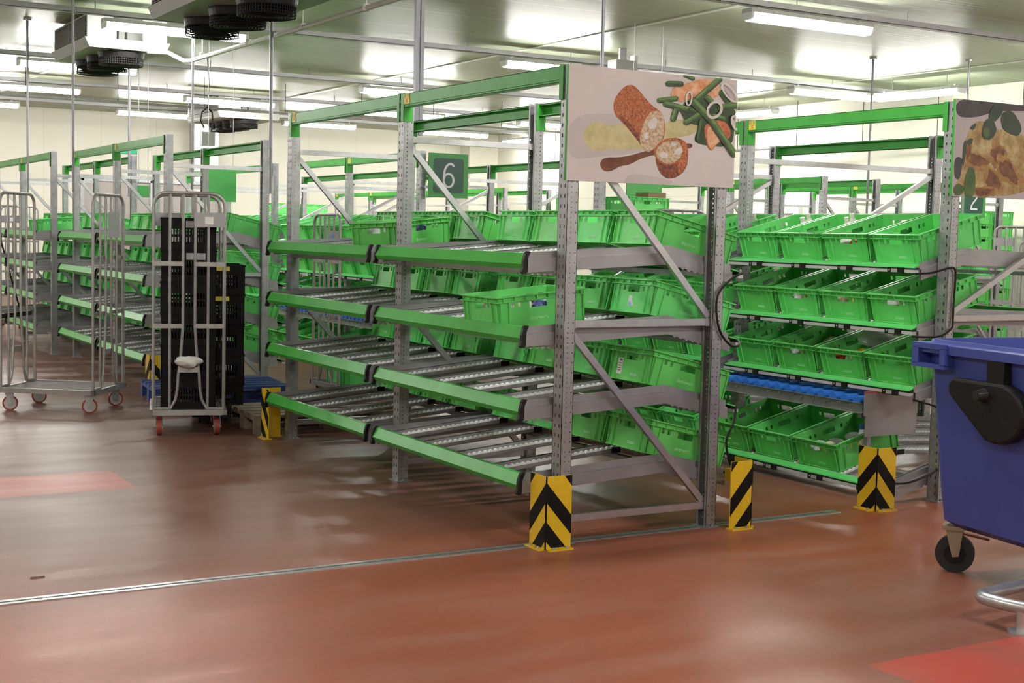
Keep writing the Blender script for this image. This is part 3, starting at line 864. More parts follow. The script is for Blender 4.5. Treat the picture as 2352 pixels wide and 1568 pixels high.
# ------------------------------------------------------------------ roller conveyors in racks B and D
def conveyor(x0, y0, L, label, near_plate):
    t = thing('roller_conveyor', label, 'conveyor', (x0, y0, 0), 0, 'blue roller conveyors')
    w_ = 0.42
    m = MB()
    for x in (0.0, w_): m.box((x, 0, 0.50), (x + 0.003, L, 0.568)).box((x - 0.012, 0, 0.50), (x + 0.012, L, 0.504)).box((x - 0.012, 0, 0.564), (x + 0.003, L, 0.568))
    k = 0
    while 0.1 + k * 0.11 < L:
        y = 0.1 + k * 0.11
        m.cyl((-0.012, y, 0.545), (-0.002, y, 0.545), 0.008, 6); k += 1
    m.build('side_frame', GALV, t)
    y = 0.06; n = 0
    while y < L - 0.03:
        MB().cyl((0.006, y, 0.572), (w_ - 0.004, y, 0.572), 0.034, 14).build('roller', BLUE_ROLL, t, True)
        y += 0.105; n += 1
    if near_plate:
        m = MB().box((-0.02, -0.035, 0.49), (w_ + 0.02, -0.03, 0.635))
        m.box((0.0, -0.03, 0.36), (w_ + 0.02, -0.025, 0.50))
        p = m.build('stop_plate', SHEET, t)
        MB().box((-0.02, -0.037, 0.632), (w_ + 0.02, -0.028, 0.642)).build('edge_trim', RED_EDGE, p)
    for yy in (0.02, L - 0.03):
        MB().box((0.06, yy - 0.015, 0.0), (0.085, yy + 0.015, 0.502)).box((0.04, yy - 0.03, 0), (0.105, yy + 0.03, 0.01)).build('support_leg', GALV, t)
        MB().box((0.0, yy - 0.015, 0.475), (w_, yy + 0.015, 0.502)).build('cross_arm', GALV, t)
conveyor(2.45, 0.36, 3.3, 'conveyor of blue rollers in the gratin rack, grey end plate with red edge', True)
conveyor(2.45, 7.3, 3.55, 'conveyor of blue rollers in the rack with number 6', False)

# ------------------------------------------------------------------ cables on the rack ends
def cable(label, pts, r=0.0065):
    P = [Vector(p) for p in pts]; path = []
    for i in range(len(P) - 1):
        p0 = P[max(i - 1, 0)]; p1 = P[i]; p2 = P[i + 1]; p3 = P[min(i + 2, len(P) - 1)]
        for k in range(6):
            t = k / 6
            path.append(0.5 * ((2 * p1) + (p2 - p0) * t + (2 * p0 - 5 * p1 + 4 * p2 - p3) * t * t + (3 * p1 - p0 - 3 * p2 + p3) * t ** 3))
    path.append(P[-1])
    tag(MB().tube(path, r, 7).build('cable', BLACK, None, True), label, 'cable', 'black display cables')
cable('black cable looped down the back upright of the croquette rack, upper loop', [(1.2, 0.06, 1.385), (1.12, -0.03, 1.37), (1.03, -0.056, 1.335), (0.955, -0.056, 1.26), (0.95, -0.056, 1.15), (0.985, -0.056, 1.05), (1.06, -0.052, 0.985), (1.13, -0.03, 0.985), (1.2, 0.06, 1.01)])
cable('black cable at the foot of the croquette rack back upright, lower loop', [(1.2, 0.06, 0.635), (1.1, -0.05, 0.57), (1.04, -0.065, 0.47), (1.07, -0.06, 0.36), (1.14, -0.02, 0.3), (1.2, 0.06, 0.265)])
cable('black cable looped over the front upright of the gratin rack', [(2.53, 0.06, 1.375), (2.60, -0.01, 1.385), (2.69, -0.055, 1.415), (2.735, -0.056, 1.412), (2.75, -0.054, 1.36), (2.745, -0.054, 1.2), (2.745, -0.054, 1.10), (2.73, -0.056, 1.05), (2.64, -0.04, 1.005), (2.53, 0.06, 1.0)])
cable('black cable hanging under the lowest shelf of the gratin rack', [(2.56, 0.06, 0.62), (2.66, -0.05, 0.58), (2.74, -0.06, 0.52), (2.76, -0.06, 0.35), (2.70, -0.03, 0.2), (2.5, 0.0, 0.13), (2.4, 0.07, 0.12)])
t = thing('connector_block', 'small yellow and grey cable connector near the back guard of croquette rack', 'connector', (1.16, 0.02, 0))
MB().box((-0.03, -0.02, 0.235), (0.05, 0.03, 0.30)).build('housing', YELLOW, t)
MB().cyl((0.04, 0, 0.285), (0.10, 0, 0.275), 0.014, 8).build('plug', GALV, t)

# ------------------------------------------------------------------ upright guards
def clip(poly, a, b, c):
    out = []
    for i in range(len(poly)):
        p, q = poly[i], poly[(i + 1) % len(poly)]
        fp = a * p[0] + b * p[1] - c; fq = a * q[0] + b * q[1] - c
        if fp <= 0: out.append(p)
        if fp * fq < 0:
            t = fp / (fp - fq); out.append((p[0] + (q[0] - p[0]) * t, p[1] + (q[1] - p[1]) * t))
    return out
GW, GH = 0.15, 0.37
def guard(label, corner, dx, dy, sx=True, sy=True, grp='yellow black corner guards', peak=True):
    """corner at `corner`; one plate runs along dx*X, the other along dy*Y"""
    t = thing('corner_guard', label, 'corner guard', (corner[0], corner[1], 0), 0, grp)
    m = MB()
    th = 0.006
    m.box((0, 0, 0.008), (dx * GW, dy * th, GH)); m.box((0, 0, 0.008), (dx * th, dy * GW, GH))
    m.build('angle_plate', YELLOW, t)
    f = MB()
    f.box((dx * 0.012, -dy * 0.03, 0), (dx * GW, dy * 0.03, 0.008)); f.box((-dx * 0.03, dy * 0.012, 0), (dx * 0.03, dy * GW, 0.008))
    f.build('base_flange', YELLOW, t)
    for k in (0.045, 0.12):
        MB().cyl((dx * k, -dy * 0.018, 0.008), (dx * k, -dy * 0.018, 0.018), 0.009, 6).build('bolt', GALV_LIGHT, t)
        MB().cyl((-dx * 0.018, dy * k, 0.008), (-dx * 0.018, dy * k, 0.018), 0.009, 6).build('bolt', GALV_LIGHT, t)
    s = MB(); per = 0.52 * GH; e = 0.0008
    for j in range(0, 3):
        c1 = 0.925 * GH - j * per; c0 = c1 - 0.265 * GH
        rect = [(0, 0.012), (GW, 0.012), (GW, GH), (0, GH)]
        sl = 1.15 if peak else -1.15
        # stripe between v + sl*u = c0..c1
        pl = clip(rect, sl, 1, c1)
        if len(pl) > 2: pl = clip(pl, -sl, -1, -c0)
        if len(pl) < 3: continue
        if sx: s.poly([(dx * u, -dy * e, v) for u, v in pl]); 
        if sy: s.poly([(-dx * e, dy * u, v) for u, v in pl])
    # notch triangles at the outer top corners
    tri = [(GW, GH - 0.055), (GW, GH), (GW - 0.045, GH)] if peak else []
    if tri:
        if sx: s.poly([(dx * u, -dy * e, v) for u, v in tri])
        if sy: s.poly([(-dx * e, dy * u, v) for u, v in tri])
    s.build('stripes', STRIPE, t, False, False)
guard('yellow black chevron guard at the front corner of the croquette rack', (-0.14, -0.14), 1, 1)
guard('yellow black guard behind the croquette rack, single diagonal stripes', (1.17, -0.14), -1, 1, sy=False)
guard('yellow black chevron guard at the foot of the gratin rack by the bin', (2.13, -0.10), 1, 1)
guard('yellow guard at the far end of the croquette rack beside the pallet', (-0.15, 3.90), 1, -1, sx=False)
guard('yellow black chevron guard left of the black-crate cart', (-0.22, 6.69), 1, 1)

# ------------------------------------------------------------------ posters and signs
def ell(cx, cy, rx, ry, rot=0.0, n=28, wob=0.0, seed=0):
    rnd = random.Random(seed); out = []
    ph = [rnd.uniform(0, 6.28) for _ in range(3)]
    for k in range(n):
        a = 2 * PI * k / n
        q = 1 + wob * (math.sin(3 * a + ph[0]) + 0.6 * math.sin(5 * a + ph[1]) + 0.5 * math.sin(9 * a + ph[2]))
        x, y = rx * q * math.cos(a), ry * q * math.sin(a)
        out.append((cx + x * math.cos(rot) - y * math.sin(rot), cy + x * math.sin(rot) + y * math.cos(rot)))
    return out
def capsule(p, q, r, n=8):
    a = math.atan2(q[1] - p[1], q[0] - p[0])
    return [(q[0] + r * math.cos(a - PI / 2 + PI * k / n), q[1] + r * math.sin(a - PI / 2 + PI * k / n)) for k in range(n + 1)] + \
           [(p[0] + r * math.cos(a + PI / 2 + PI * k / n), p[1] + r * math.sin(a + PI / 2 + PI * k / n)) for k in range(n + 1)]
def blotch(name, c1, c2, scale, c3=None, rough=0.5):
    m = bpy.data.materials.new(name); m.use_nodes = True
    nt = m.node_tree; b = nt.nodes['Principled BSDF']
    tc = nt.nodes.new('ShaderNodeTexCoord'); n = nt.nodes.new('ShaderNodeTexNoise')
    n.inputs['Scale'].default_value = scale; n.inputs['Detail'].default_value = 6; n.inputs['Roughness'].default_value = 0.65
    nt.links.new(tc.outputs['Object'], n.inputs['Vector'])
    r = nt.nodes.new('ShaderNodeValToRGB')
    st = [(0.36, c1), (0.62, c2)] if c3 is None else [(0.34, c1), (0.5, c2), (0.64, c3)]
    while len(r.color_ramp.elements) < len(st): r.color_ramp.elements.new(0.5)
    for e, (p, c) in zip(r.color_ramp.elements, st): e.position = p; e.color = (*c, 1)
    nt.links.new(n.outputs['Fac'], r.inputs['Fac']); nt.links.new(r.outputs['Color'], b.inputs['Base Color'])
    b.inputs['Roughness'].default_value = rough
    return m
PM = {
    'plate': blotch('print_plate', (0.58, 0.525, 0.525), (0.65, 0.59, 0.585), 1.2),
    'grey': blotch('print_grey', (0.48, 0.43, 0.44), (0.56, 0.51, 0.51), 1.5),
    'greyb': blotch('print_grey_plain', (0.40, 0.355, 0.365), (0.47, 0.42, 0.425), 1.5),
    'crumb': blotch('print_crumb', (0.20, 0.045, 0.012), (0.42, 0.11, 0.03), 85, (0.55, 0.20, 0.08)),
    'crumbdark': blotch('print_crumb_dark', (0.07, 0.018, 0.01), (0.33, 0.08, 0.022), 60),
    'meat': blotch('print_meat', (0.33, 0.18, 0.11), (0.55, 0.40, 0.26), 65, (0.66, 0.56, 0.40)),
    'mash': blotch('print_mash', (0.47, 0.41, 0.19), (0.60, 0.54, 0.29), 14),
    'sauce': blotch('print_sauce', (0.10, 0.028, 0.012), (0.2, 0.06, 0.018), 10),
    'bean': blotch('print_bean', (0.035, 0.085, 0.022), (0.075, 0.16, 0.035), 16),
    'beanlight': blotch('print_bean_light', (0.09, 0.19, 0.04), (0.16, 0.28, 0.08), 14),
    'toast': blotch('print_toast', (0.25, 0.10, 0.02), (0.38, 0.21, 0.06), 22),
    'beandark': blotch('print_bean_dark', (0.012, 0.03, 0.012), (0.035, 0.075, 0.02), 12),
    'fruit': blotch('print_fruit', (0.55, 0.17, 0.05), (0.70, 0.34, 0.17), 16, (0.78, 0.50, 0.33)),
    'red': blotch('print_red', (0.40, 0.08, 0.03), (0.62, 0.2, 0.08), 20),
    'onion': blotch('print_onion', (0.6, 0.55, 0.53), (0.72, 0.68, 0.66), 20),
    'dark': blotch('print_dark', (0.025, 0.022, 0.024), (0.06, 0.05, 0.05), 4),
    'gratin': blotch('print_gratin', (0.22, 0.10, 0.025), (0.38, 0.26, 0.09), 9, (0.50, 0.41, 0.22)),
    'burnt': blotch('print_burnt', (0.09, 0.025, 0.012), (0.24, 0.09, 0.025), 18),
    'leaf': blotch('print_leaf', (0.03, 0.075, 0.02), (0.085, 0.14, 0.03), 9),
    'leafdark': blotch('print_leaf_dark', (0.012, 0.03, 0.016), (0.035, 0.06, 0.03), 9),
}
def clip_rect(poly, w_, h_):
    for a, b, c in ((-1, 0, 0), (1, 0, w_), (0, -1, 0), (0, 1, h_)):
        poly = clip(poly, a, b, c)
        if len(poly) < 3: return None
    return poly
def poster(name, label, x0, z0, w_, h_, shapes, y=-0.058):
    t = thing(name, label, 'poster', (x0, y, z0), 0, 'food posters')
    MB().box((0, 0.001, 0), (w_, 0.02, h_)).build('panel', GREEN, t)
    keys = []; m = MB(); e = 0.0
    for i, (k, pl) in enumerate(shapes):
        if 4 < len(pl) < 24:
            for _ in range(2): pl = [q for a_, b_ in zip(pl, pl[1:] + pl[:1]) for q in ((a_[0] * 0.75 + b_[0] * 0.25, a_[1] * 0.75 + b_[1] * 0.25), (a_[0] * 0.25 + b_[0] * 0.75, a_[1] * 0.25 + b_[1] * 0.75))]
        pl = clip_rect(pl, w_, h_)
        if not pl: continue
        if k not in keys: keys.append(k)
        m.cur = keys.index(k)
        yy = -0.0012 - i * 0.00012
        m.poly([(u, yy, v) for u, v in pl])
    m.cur = 0
    m.box((0, -0.001, 0), (w_, 0.001, h_))
    m.build('print', [PM[k] for k in keys], t, False, False)
W1, H1 = 1.05, 0.565
# picture coordinates from a 2156x1568 view of the print: (px,py) -> plane
def P1(px, py):
    # four corners of the print in that view
    u = (px - (135 + (85 - 135) * 0)) / 1.0
    top = 62 + (py * 0)
    # bilinear inverse by iteration
    c00, c10, c11, c01 = (85, 1392), (1950, 1480), (2005, 260), (132, 62)
    s, v = 0.5, 0.5
    for _ in range(12):
        x = (c00[0] * (1 - s) + c10[0] * s) * (1 - v) + (c01[0] * (1 - s) + c11[0] * s) * v
        y = (c00[1] * (1 - s) + c10[1] * s) * (1 - v) + (c01[1] * (1 - s) + c11[1] * s) * v
        s += (px - x) / 1870.0; v -= (py - y) / 1280.0
    return (s * W1, v * H1)
def PP(*pts): return [P1(a, b) for a, b in pts]
def PE(cx, cy, rx, ry, rot=0.0, wob=0.0, seed=0, n=28): return [P1(a, b) for a, b in ell(cx, cy, rx, ry, rot, n, wob, seed)]
def PC(p, q, r): return [P1(a, b) for a, b in capsule(p, q, r)]
def RING(cx, cy, rx, ry, rot, wd):
    o = ell(cx, cy, rx, ry, rot, 24); i = ell(cx, cy, rx - wd, ry - wd, rot, 24)
    return [[P1(*o[k]), P1(*o[(k + 1) % 24]), P1(*i[(k + 1) % 24]), P1(*i[k])] for k in range(24)]
S = [('plate', [(0, 0), (W1, 0), (W1, H1), (0, H1)])]
S.append(('grey', PP((110, 640), (620, 620), (900, 700), (1100, 900), (900, 1080), (400, 1120), (95, 1170))))
S.append(('grey', PP((700, 1390), (760, 1300), (1300, 1390), (1150, 1455), (690, 1430))))
S.append(('grey', PP((1480, 190), (2003, 262), (1985, 560), (1900, 420), (1800, 300))))
S.append(('mash', PE(800, 890, 530, 150, -0.02, 0.02, 3)))
S.append(('mash', PE(1300, 800, 260, 100, -0.12, 0.04, 5)))
S.append(('mash', PE(430, 890, 165, 165, 0, 0.015, 8)))
S.append(('sauce', PP((440, 1200), (460, 1150), (520, 1125), (620, 1130), (760, 1110), (900, 1065), (1060, 1020), (1200, 990), (1400, 965), (1470, 975), (1470, 1015), (1400, 1035), (1150, 1075), (900, 1130), (760, 1215), (660, 1225), (560, 1290), (490, 1290), (450, 1250))))
S.append(('crumb', PP((590, 560), (600, 470), (650, 390), (720, 310), (790, 295), (850, 330), (930, 440), (1020, 540), (1110, 600), (1150, 690), (1165, 800), (1140, 920), (1060, 1030), (970, 1060), (910, 1020), (860, 950), (780, 840), (680, 720), (610, 650))))
S.append(('crumbdark', PP((640, 660), (690, 720), (790, 850), (870, 960), (915, 1020), (930, 1000), (880, 880), (760, 730), (690, 660))))
S.append(('meat', PE(1015, 830, 125, 240, 0.28, 0.03, 4)))
S.append(('onion', PE(1020, 740, 45, 70, 0.5, 0.06, 2))); S.append(('onion', PE(950, 880, 26, 40, 0.2, 0.08, 6)))
S.append(('crumbdark', PP((1045, 1110), (1060, 1230), (1120, 1340), (1200, 1375), (1290, 1355), (1380, 1280), (1420, 1170), (1415, 1010), (1380, 940), (1300, 905), (1180, 910), (1090, 980))))
S.append(('crumb', PP((1310, 920), (1390, 940), (1418, 1020), (1420, 1160), (1370, 1280), (1300, 1330), (1290, 1210), (1350, 1080))))
S.append(('crumb', PE(1205, 1060, 175, 150, -0.4, 0.03, 9)))
S.append(('meat', PE(1205, 1065, 152, 128, -0.4, 0.03, 11)))
S.append(('onion', PE(1140, 1100, 48, 34, 0.1, 0.06, 3))); S.append(('onion', PE(1310, 1060, 52, 36, -0.6, 0.06, 5))); S.append(('onion', PE(1250, 980, 30, 22, 0.2, 0.06, 7)))
S.append(('beandark', PE(1640, 620, 330, 150, 0.1, 0.06, 13)))
S.append(('beandark', PP((1480, 900), (1620, 700), (1960, 640), (1960, 960), (1850, 1020), (1520, 980))))
S.append(('fruit', PP((1215, 400), (1280, 310), (1400, 290), (1560, 240), (1720, 240), (1800, 320), (1780, 450), (1640, 460), (1500, 430), (1360, 510), (1260, 470))))
S.append(('red', PP((1600, 780), (1680, 720), (1840, 700), (1930, 830), (1900, 930), (1760, 960), (1700, 1060), (1650, 1030), (1620, 900))))
S.append(('fruit', PP((1640, 780), (1700, 760), (1810, 930), (1730, 990), (1690, 1060), (1640, 960))))
for p, q, r, k in (((1200, 290), (1340, 295), 34, 'beandark'), ((1390, 195), (1480, 235), 24, 'bean'), ((1100, 480), (1280, 460), 32, 'bean'), ((1170, 520), (1440, 590), 36, 'bean'), ((1440, 590), (1600, 640), 30, 'beandark'),
                   ((1790, 245), (1530, 460), 36, 'bean'), ((1800, 560), (1990, 545), 36, 'bean'), ((1400, 730), (1560, 640), 36, 'bean'), ((1280, 590), (1250, 690), 34, 'bean'), ((1640, 450), (1690, 500), 34, 'bean'),
                   ((1720, 660), (1830, 690), 28, 'bean'), ((1580, 720), (1540, 920), 36, 'beandark'), ((1820, 400), (1880, 480), 40, 'bean'), ((1470, 490), (1660, 680), 44, 'bean'), ((1660, 680), (1950, 1090), 42, 'bean')):
    S.append((k, PC(p, q, r)))
    dx, dy = q[0] - p[0], q[1] - p[1]; ln = math.hypot(dx, dy); nx, ny = dy / ln, -dx / ln
    if ny > 0: nx, ny = -nx, -ny
    hk = 'beanlight' if k == 'bean' else 'bean'
    S.append((hk, PC((p[0] + nx * r * 0.45, p[1] + ny * r * 0.45), (q[0] + nx * r * 0.45, q[1] + ny * r * 0.45), r * 0.38)))
    if k == 'bean': S.append(('beandark', PC((p[0] - nx * r * 0.72, p[1] - ny * r * 0.72), (q[0] - nx * r * 0.72, q[1] - ny * r * 0.72), r * 0.26)))
for a in ((1720, 590, 90, 110, 0.6, 30), (1420, 460, 40, 85, 0.1, 18), (1960, 740, 50, 90, -0.3, 26), (1890, 400, 60, 140, -0.7, 22)):
    for q in RING(*a): S.append(('onion', q))
poster('croquette_poster', 'food poster of breaded croquette with green beans, on the nearest rack end', -0.02, 1.825, W1, H1, S)
W2, H2 = 1.05, 0.57
def Q(px, py):  # gratin print, read from a view with 4.356 px per photo px
    return ((px - 370) / 728 * 0.355 * (1 + 0.0), (1 - (py - 120 - (px - 370) * 0.03) / 985) * H2)
def QE(cx, cy, rx, ry, rot=0.0, wob=0.0, seed=0): return [Q(a, b) for a, b in ell(cx, cy, rx, ry, rot, 28, wob, seed)]
S = [('greyb', [(0, 0), (W2, 0), (W2, H2), (0, H2)])]
S.append(('dark', [Q(370, 110), Q(1100, 110), Q(2500, 110), Q(2500, 210), Q(1100, 220), Q(900, 270), Q(650, 310), Q(370, 300)]))
S.append(('dark', [Q(380, 720), Q(480, 700), Q(560, 760), Q(500, 950), Q(390, 920)]))
S.append(('gratin', [Q(*p) for p in ((510, 600), (560, 560), (600, 450), (680, 370), (760, 335), (900, 340), (1100, 420), (1500, 420), (1800, 600), (1900, 1105), (390, 1105), (400, 1000), (520, 900), (520, 700))]))
S.append(('toast', QE(800, 740,229.5,79.75, 0.1,0.14,34))); S.append(('burnt', QE(800, 740, 170, 55, 0.1, 0.16, 4))); S.append(('toast', QE(1150, 680,162,130.5, 0.3,0.14,36))); S.append(('burnt', QE(1150, 680, 120, 90, 0.3, 0.16, 6))); S.append(('toast', QE(1080, 950,175.5,130.5, 0.4,0.14,37))); S.append(('burnt', QE(1080, 950, 130, 90, 0.4, 0.16, 7)))
S.append(('toast', QE(620, 640,54,130.5, 0.1,0.14,38))); S.append(('burnt', QE(620, 640, 40, 90, 0.1, 0.16, 8))); S.append(('toast', QE(900, 1060,216,58, 0.0,0.14,42))); S.append(('burnt', QE(900, 1060, 160, 40, 0.0, 0.16, 12))); S.append(('toast', QE(1350, 850,270,116, 0.5,0.14,44))); S.append(('burnt', QE(1350, 850, 200, 80, 0.5, 0.16, 14)))
S.append(('leafdark', QE(545, 660, 28, 130, 0.1, 0.1, 9))); S.append(('leafdark', QE(630, 550, 60, 30, -0.3, 0.1, 10))); S.append(('leafdark', QE(680, 400, 50, 26, -0.5, 0.1, 11)))
S.append(('leaf', QE(670, 980, 100, 170, 0.05, 0.02, 2))); S.append(('leaf', QE(480, 1040, 90, 60, 0.0, 0.05, 3)))
S.append(('leafdark', QE(960, 420, 125, 110, -0.3, 0.05, 15))); S.append(('leafdark', QE(1080, 230, 150, 80, -0.6, 0.05, 16))); S.append(('leaf', QE(920, 450, 60, 50, 0.3, 0.05, 17)))
S.append(('leafdark', QE(1350, 350, 200, 110, 0.4, 0.05, 18)))
poster('gratin_poster', 'food poster of browned gratin with basil leaves, cut by the right edge', 2.68, 1.84, W2, H2, S)

def rounded_rect(x0, z0, x1, z1, r):
    out = []
    for cx, cz, a in ((x1 - r, z0 + r, -PI / 2), (x1 - r, z1 - r, 0), (x0 + r, z1 - r, PI / 2), (x0 + r, z0 + r, PI)):
        out += arc(cx, cz, r, a, a + PI / 2, 6)
    return out
def aisle_sign(label, loc, num, s=0.46, rods=False):
    t = thing('aisle_sign', label, 'sign', loc, 0, 'green aisle signs')
    MB().box((-s / 2, -0.008, 0), (s / 2, 0.008, s)).build('sign_panel', SIGN_GREEN, t)
    if num:
        MB().prism(rounded_rect(-s * 0.385, s * 0.11, s * 0.385, s * 0.89, s * 0.07), -0.0105, -0.008).build('number_field', SIGN_DARK, t)
        if num == '6':
            path = [(0.125, 0.225), (0.105, 0.255), (0.06, 0.275), (0.005, 0.265), (-0.05, 0.225), (-0.095, 0.15), (-0.12, 0.05), (-0.125, -0.07)] + [(-0.125 + 0.125 + 0.128 * math.cos(a), -0.11 + 0.155 * math.sin(a)) for a in [PI * 0.93 - 2 * PI * k / 22 for k in range(23)]]
        elif num == '2':
            path = [(0.13 * math.cos(a), 0.145 + 0.125 * math.sin(a)) for a in [PI * 0.95 - PI * 1.15 * k / 12 for k in range(13)]] + [(0.02, -0.02), (-0.08, -0.12), (-0.12, -0.2), (-0.125, -0.26), (0.135, -0.26)]
        else:
            path = [(0.105 * math.cos(a), 0.13 + 0.115 * math.sin(a)) for a in [-PI / 2 + 2 * PI * k / 18 for k in range(19)]] + [(0.125 * math.cos(a), -0.125 + 0.135 * math.sin(a)) for a in [PI / 2 + 2 * PI * k / 18 for k in range(19)]]
        m = MB(); sc_ = s * 0.98
        for i_, (p_, q_) in enumerate(zip(path, path[1:])):
            m.poly([(u * sc_, -0.0112 - i_ * 0.00004, s * 0.5 + v * sc_) for u, v in capsule(p_, q_, 0.026, 5)])
        m.build('numeral', SIGN_WHITE, t, False, False)
    if rods:
        for x in (-s * 0.4, s * 0.4): MB().cyl((x, 0, s - 0.01), (x, 0, CEIL - loc[2]), 0.003, 6).build('hanging_rod', GALV, t)
    else:
        MB().box((-s / 2 - 0.03, 0.008, s * 0.2), (-s / 2 + 0.05, 0.09, s * 0.26)).box((-s / 2 - 0.03, 0.008, s * 0.74), (-s / 2 + 0.05, 0.09, s * 0.8)).build('bracket', GALV, t)
aisle_sign('dark green sign with white number 6 behind the croquette rack', (2.99, 7.0, 1.92), '6')
aisle_sign('green sign with white number 2 half hidden below the gratin poster', (11.12, 7.19, 1.93), '2')
aisle_sign('plain green back of an aisle sign above the left rack', (1.85, 11.0, 1.88), None, 0.40, True)
aisle_sign('plain green sign back just below the croquette poster', (5.72, 7.3, 1.99), None, 0.5, True)
aisle_sign('narrow bright green sign seen edge on above the left rack', (0.86, 10.93, 1.9), None, 0.14, True)
aisle_sign('small dark sign far behind the croquette rack right of number 6', (9.92, 15.6, 1.9), '8', 0.44, True)
# emergency exit sign on the far wall
t = thing('exit_sign', 'green emergency exit sign with white arrow on the far wall', 'sign', (4.18, YF - 0.06, 3.12))
MB().box((-0.18, -0.03, 0), (0.18, 0.06, 0.20)).build('housing', mat('exit_green', (0.0, 0.22, 0.10), 0.4, emit=(0.0, 0.35, 0.16), estr=0.6), t)
MB().prism([(-0.08, 0.12), (-0.03, 0.12), (-0.03, 0.18), (0.03, 0.18), (0.03, 0.12), (0.08, 0.12), (0.0, 0.04)], -0.033, -0.03).build('arrow', mat('exit_white', (0.8, 0.85, 0.8), 0.4, emit=(1, 1, 1), estr=0.8), t)

# grey mesh enclosure before the far wall
MESHM = bpy.data.materials.new('woven_mesh'); MESHM.use_nodes = True
_n = MESHM.node_tree; _b = _n.nodes['Principled BSDF']
_tc = _n.nodes.new('ShaderNodeTexCoord'); _mp = _n.nodes.new('ShaderNodeMapping'); _mp.inputs['Rotation'].default_value = (0, PI / 4, 0)
_ck = _n.nodes.new('ShaderNodeTexChecker'); _ck.inputs['Scale'].default_value = 45
_ck.inputs['Color1'].default_value = (0.34, 0.31, 0.295, 1); _ck.inputs['Color2'].default_value = (0.28, 0.25, 0.24, 1)
_n.links.new(_tc.outputs['Object'], _mp.inputs['Vector']); _n.links.new(_mp.outputs['Vector'], _ck.inputs['Vector']); _n.links.new(_ck.outputs['Color'], _b.inputs['Base Color'])
_b.inputs['Roughness'].default_value = 0.5; _b.inputs['Metallic'].default_value = 0.3
t = thing('mesh_partition', 'grey woven mesh partition before the far wall, behind the left racks', 'partition', (2.15, 20.0, 0))
MB().box((0.05, 0, 0.05), (2.6, 0.02, 2.36)).build('mesh_panel', MESHM, t)
m = MB()
for x in (0, 1.28, 2.6): m.box((x, -0.03, 0), (x + 0.06, 0.05, 2.4))
m.box((0, -0.03, 2.36), (2.66, 0.05, 2.42)); m.build('frame', GALV, t)

# ------------------------------------------------------------------ roll cages
def u_frame(w_, z0, z1, r):
    return [(-w_ / 2, z0)] + [(-w_ / 2, z1 - r)] + [(a, b) for a, b in arc(-w_ / 2 + r, z1 - r, r, PI, PI / 2, 5)] + [(a, b) for a, b in arc(w_ / 2 - r, z1 - r, r, PI / 2, 0, 5)] + [(w_ / 2, z0)]
def caster(parent, x, y, rz, R=0.062, face=True):
    M = Matrix.Translation((x, y, 0)) @ Matrix.Rotation(rz, 4, 'Z')
    tr = lambda p: M @ Vector(p)
    f = MB()
    f.box((-0.035, -0.035, R + 0.085), (0.035, 0.035, R + 0.093), M)
    for s in (-1, 1):
        f.prism([(-0.012, R - 0.02), (0.022, R - 0.02), (0.035, R + 0.085), (-0.035, R + 0.085)], s * 0.026, s * 0.022)
    vs = [tr(v) if i >= 8 else v for i, v in enumerate(f.v)]
    f.v = [tuple(v) for v in vs]
    f.cyl(tr((0.005, -0.032, R)), tr((0.005, 0.032, R)), 0.008, 8)
    c = f.build('caster_fork', GALV, parent)
    wh = MB(); wh.cyl(tr((0.005, -0.018, R)), tr((0.005, 0.018, R)), R, 24)
    wo = wh.build('wheel_tyre', WHEEL_RED, c, True)
    wh = MB(); wh.cyl(tr((0.005, -0.0195, R)), tr((0.005, 0.0195, R)), R * 0.80, 20)
    wh.build('wheel_disc', WHEEL_GREY, wo, True)
CAGEM = mat('cage_zinc', (0.36, 0.345, 0.34), 0.45, 0.55, 0.12, 20.0)
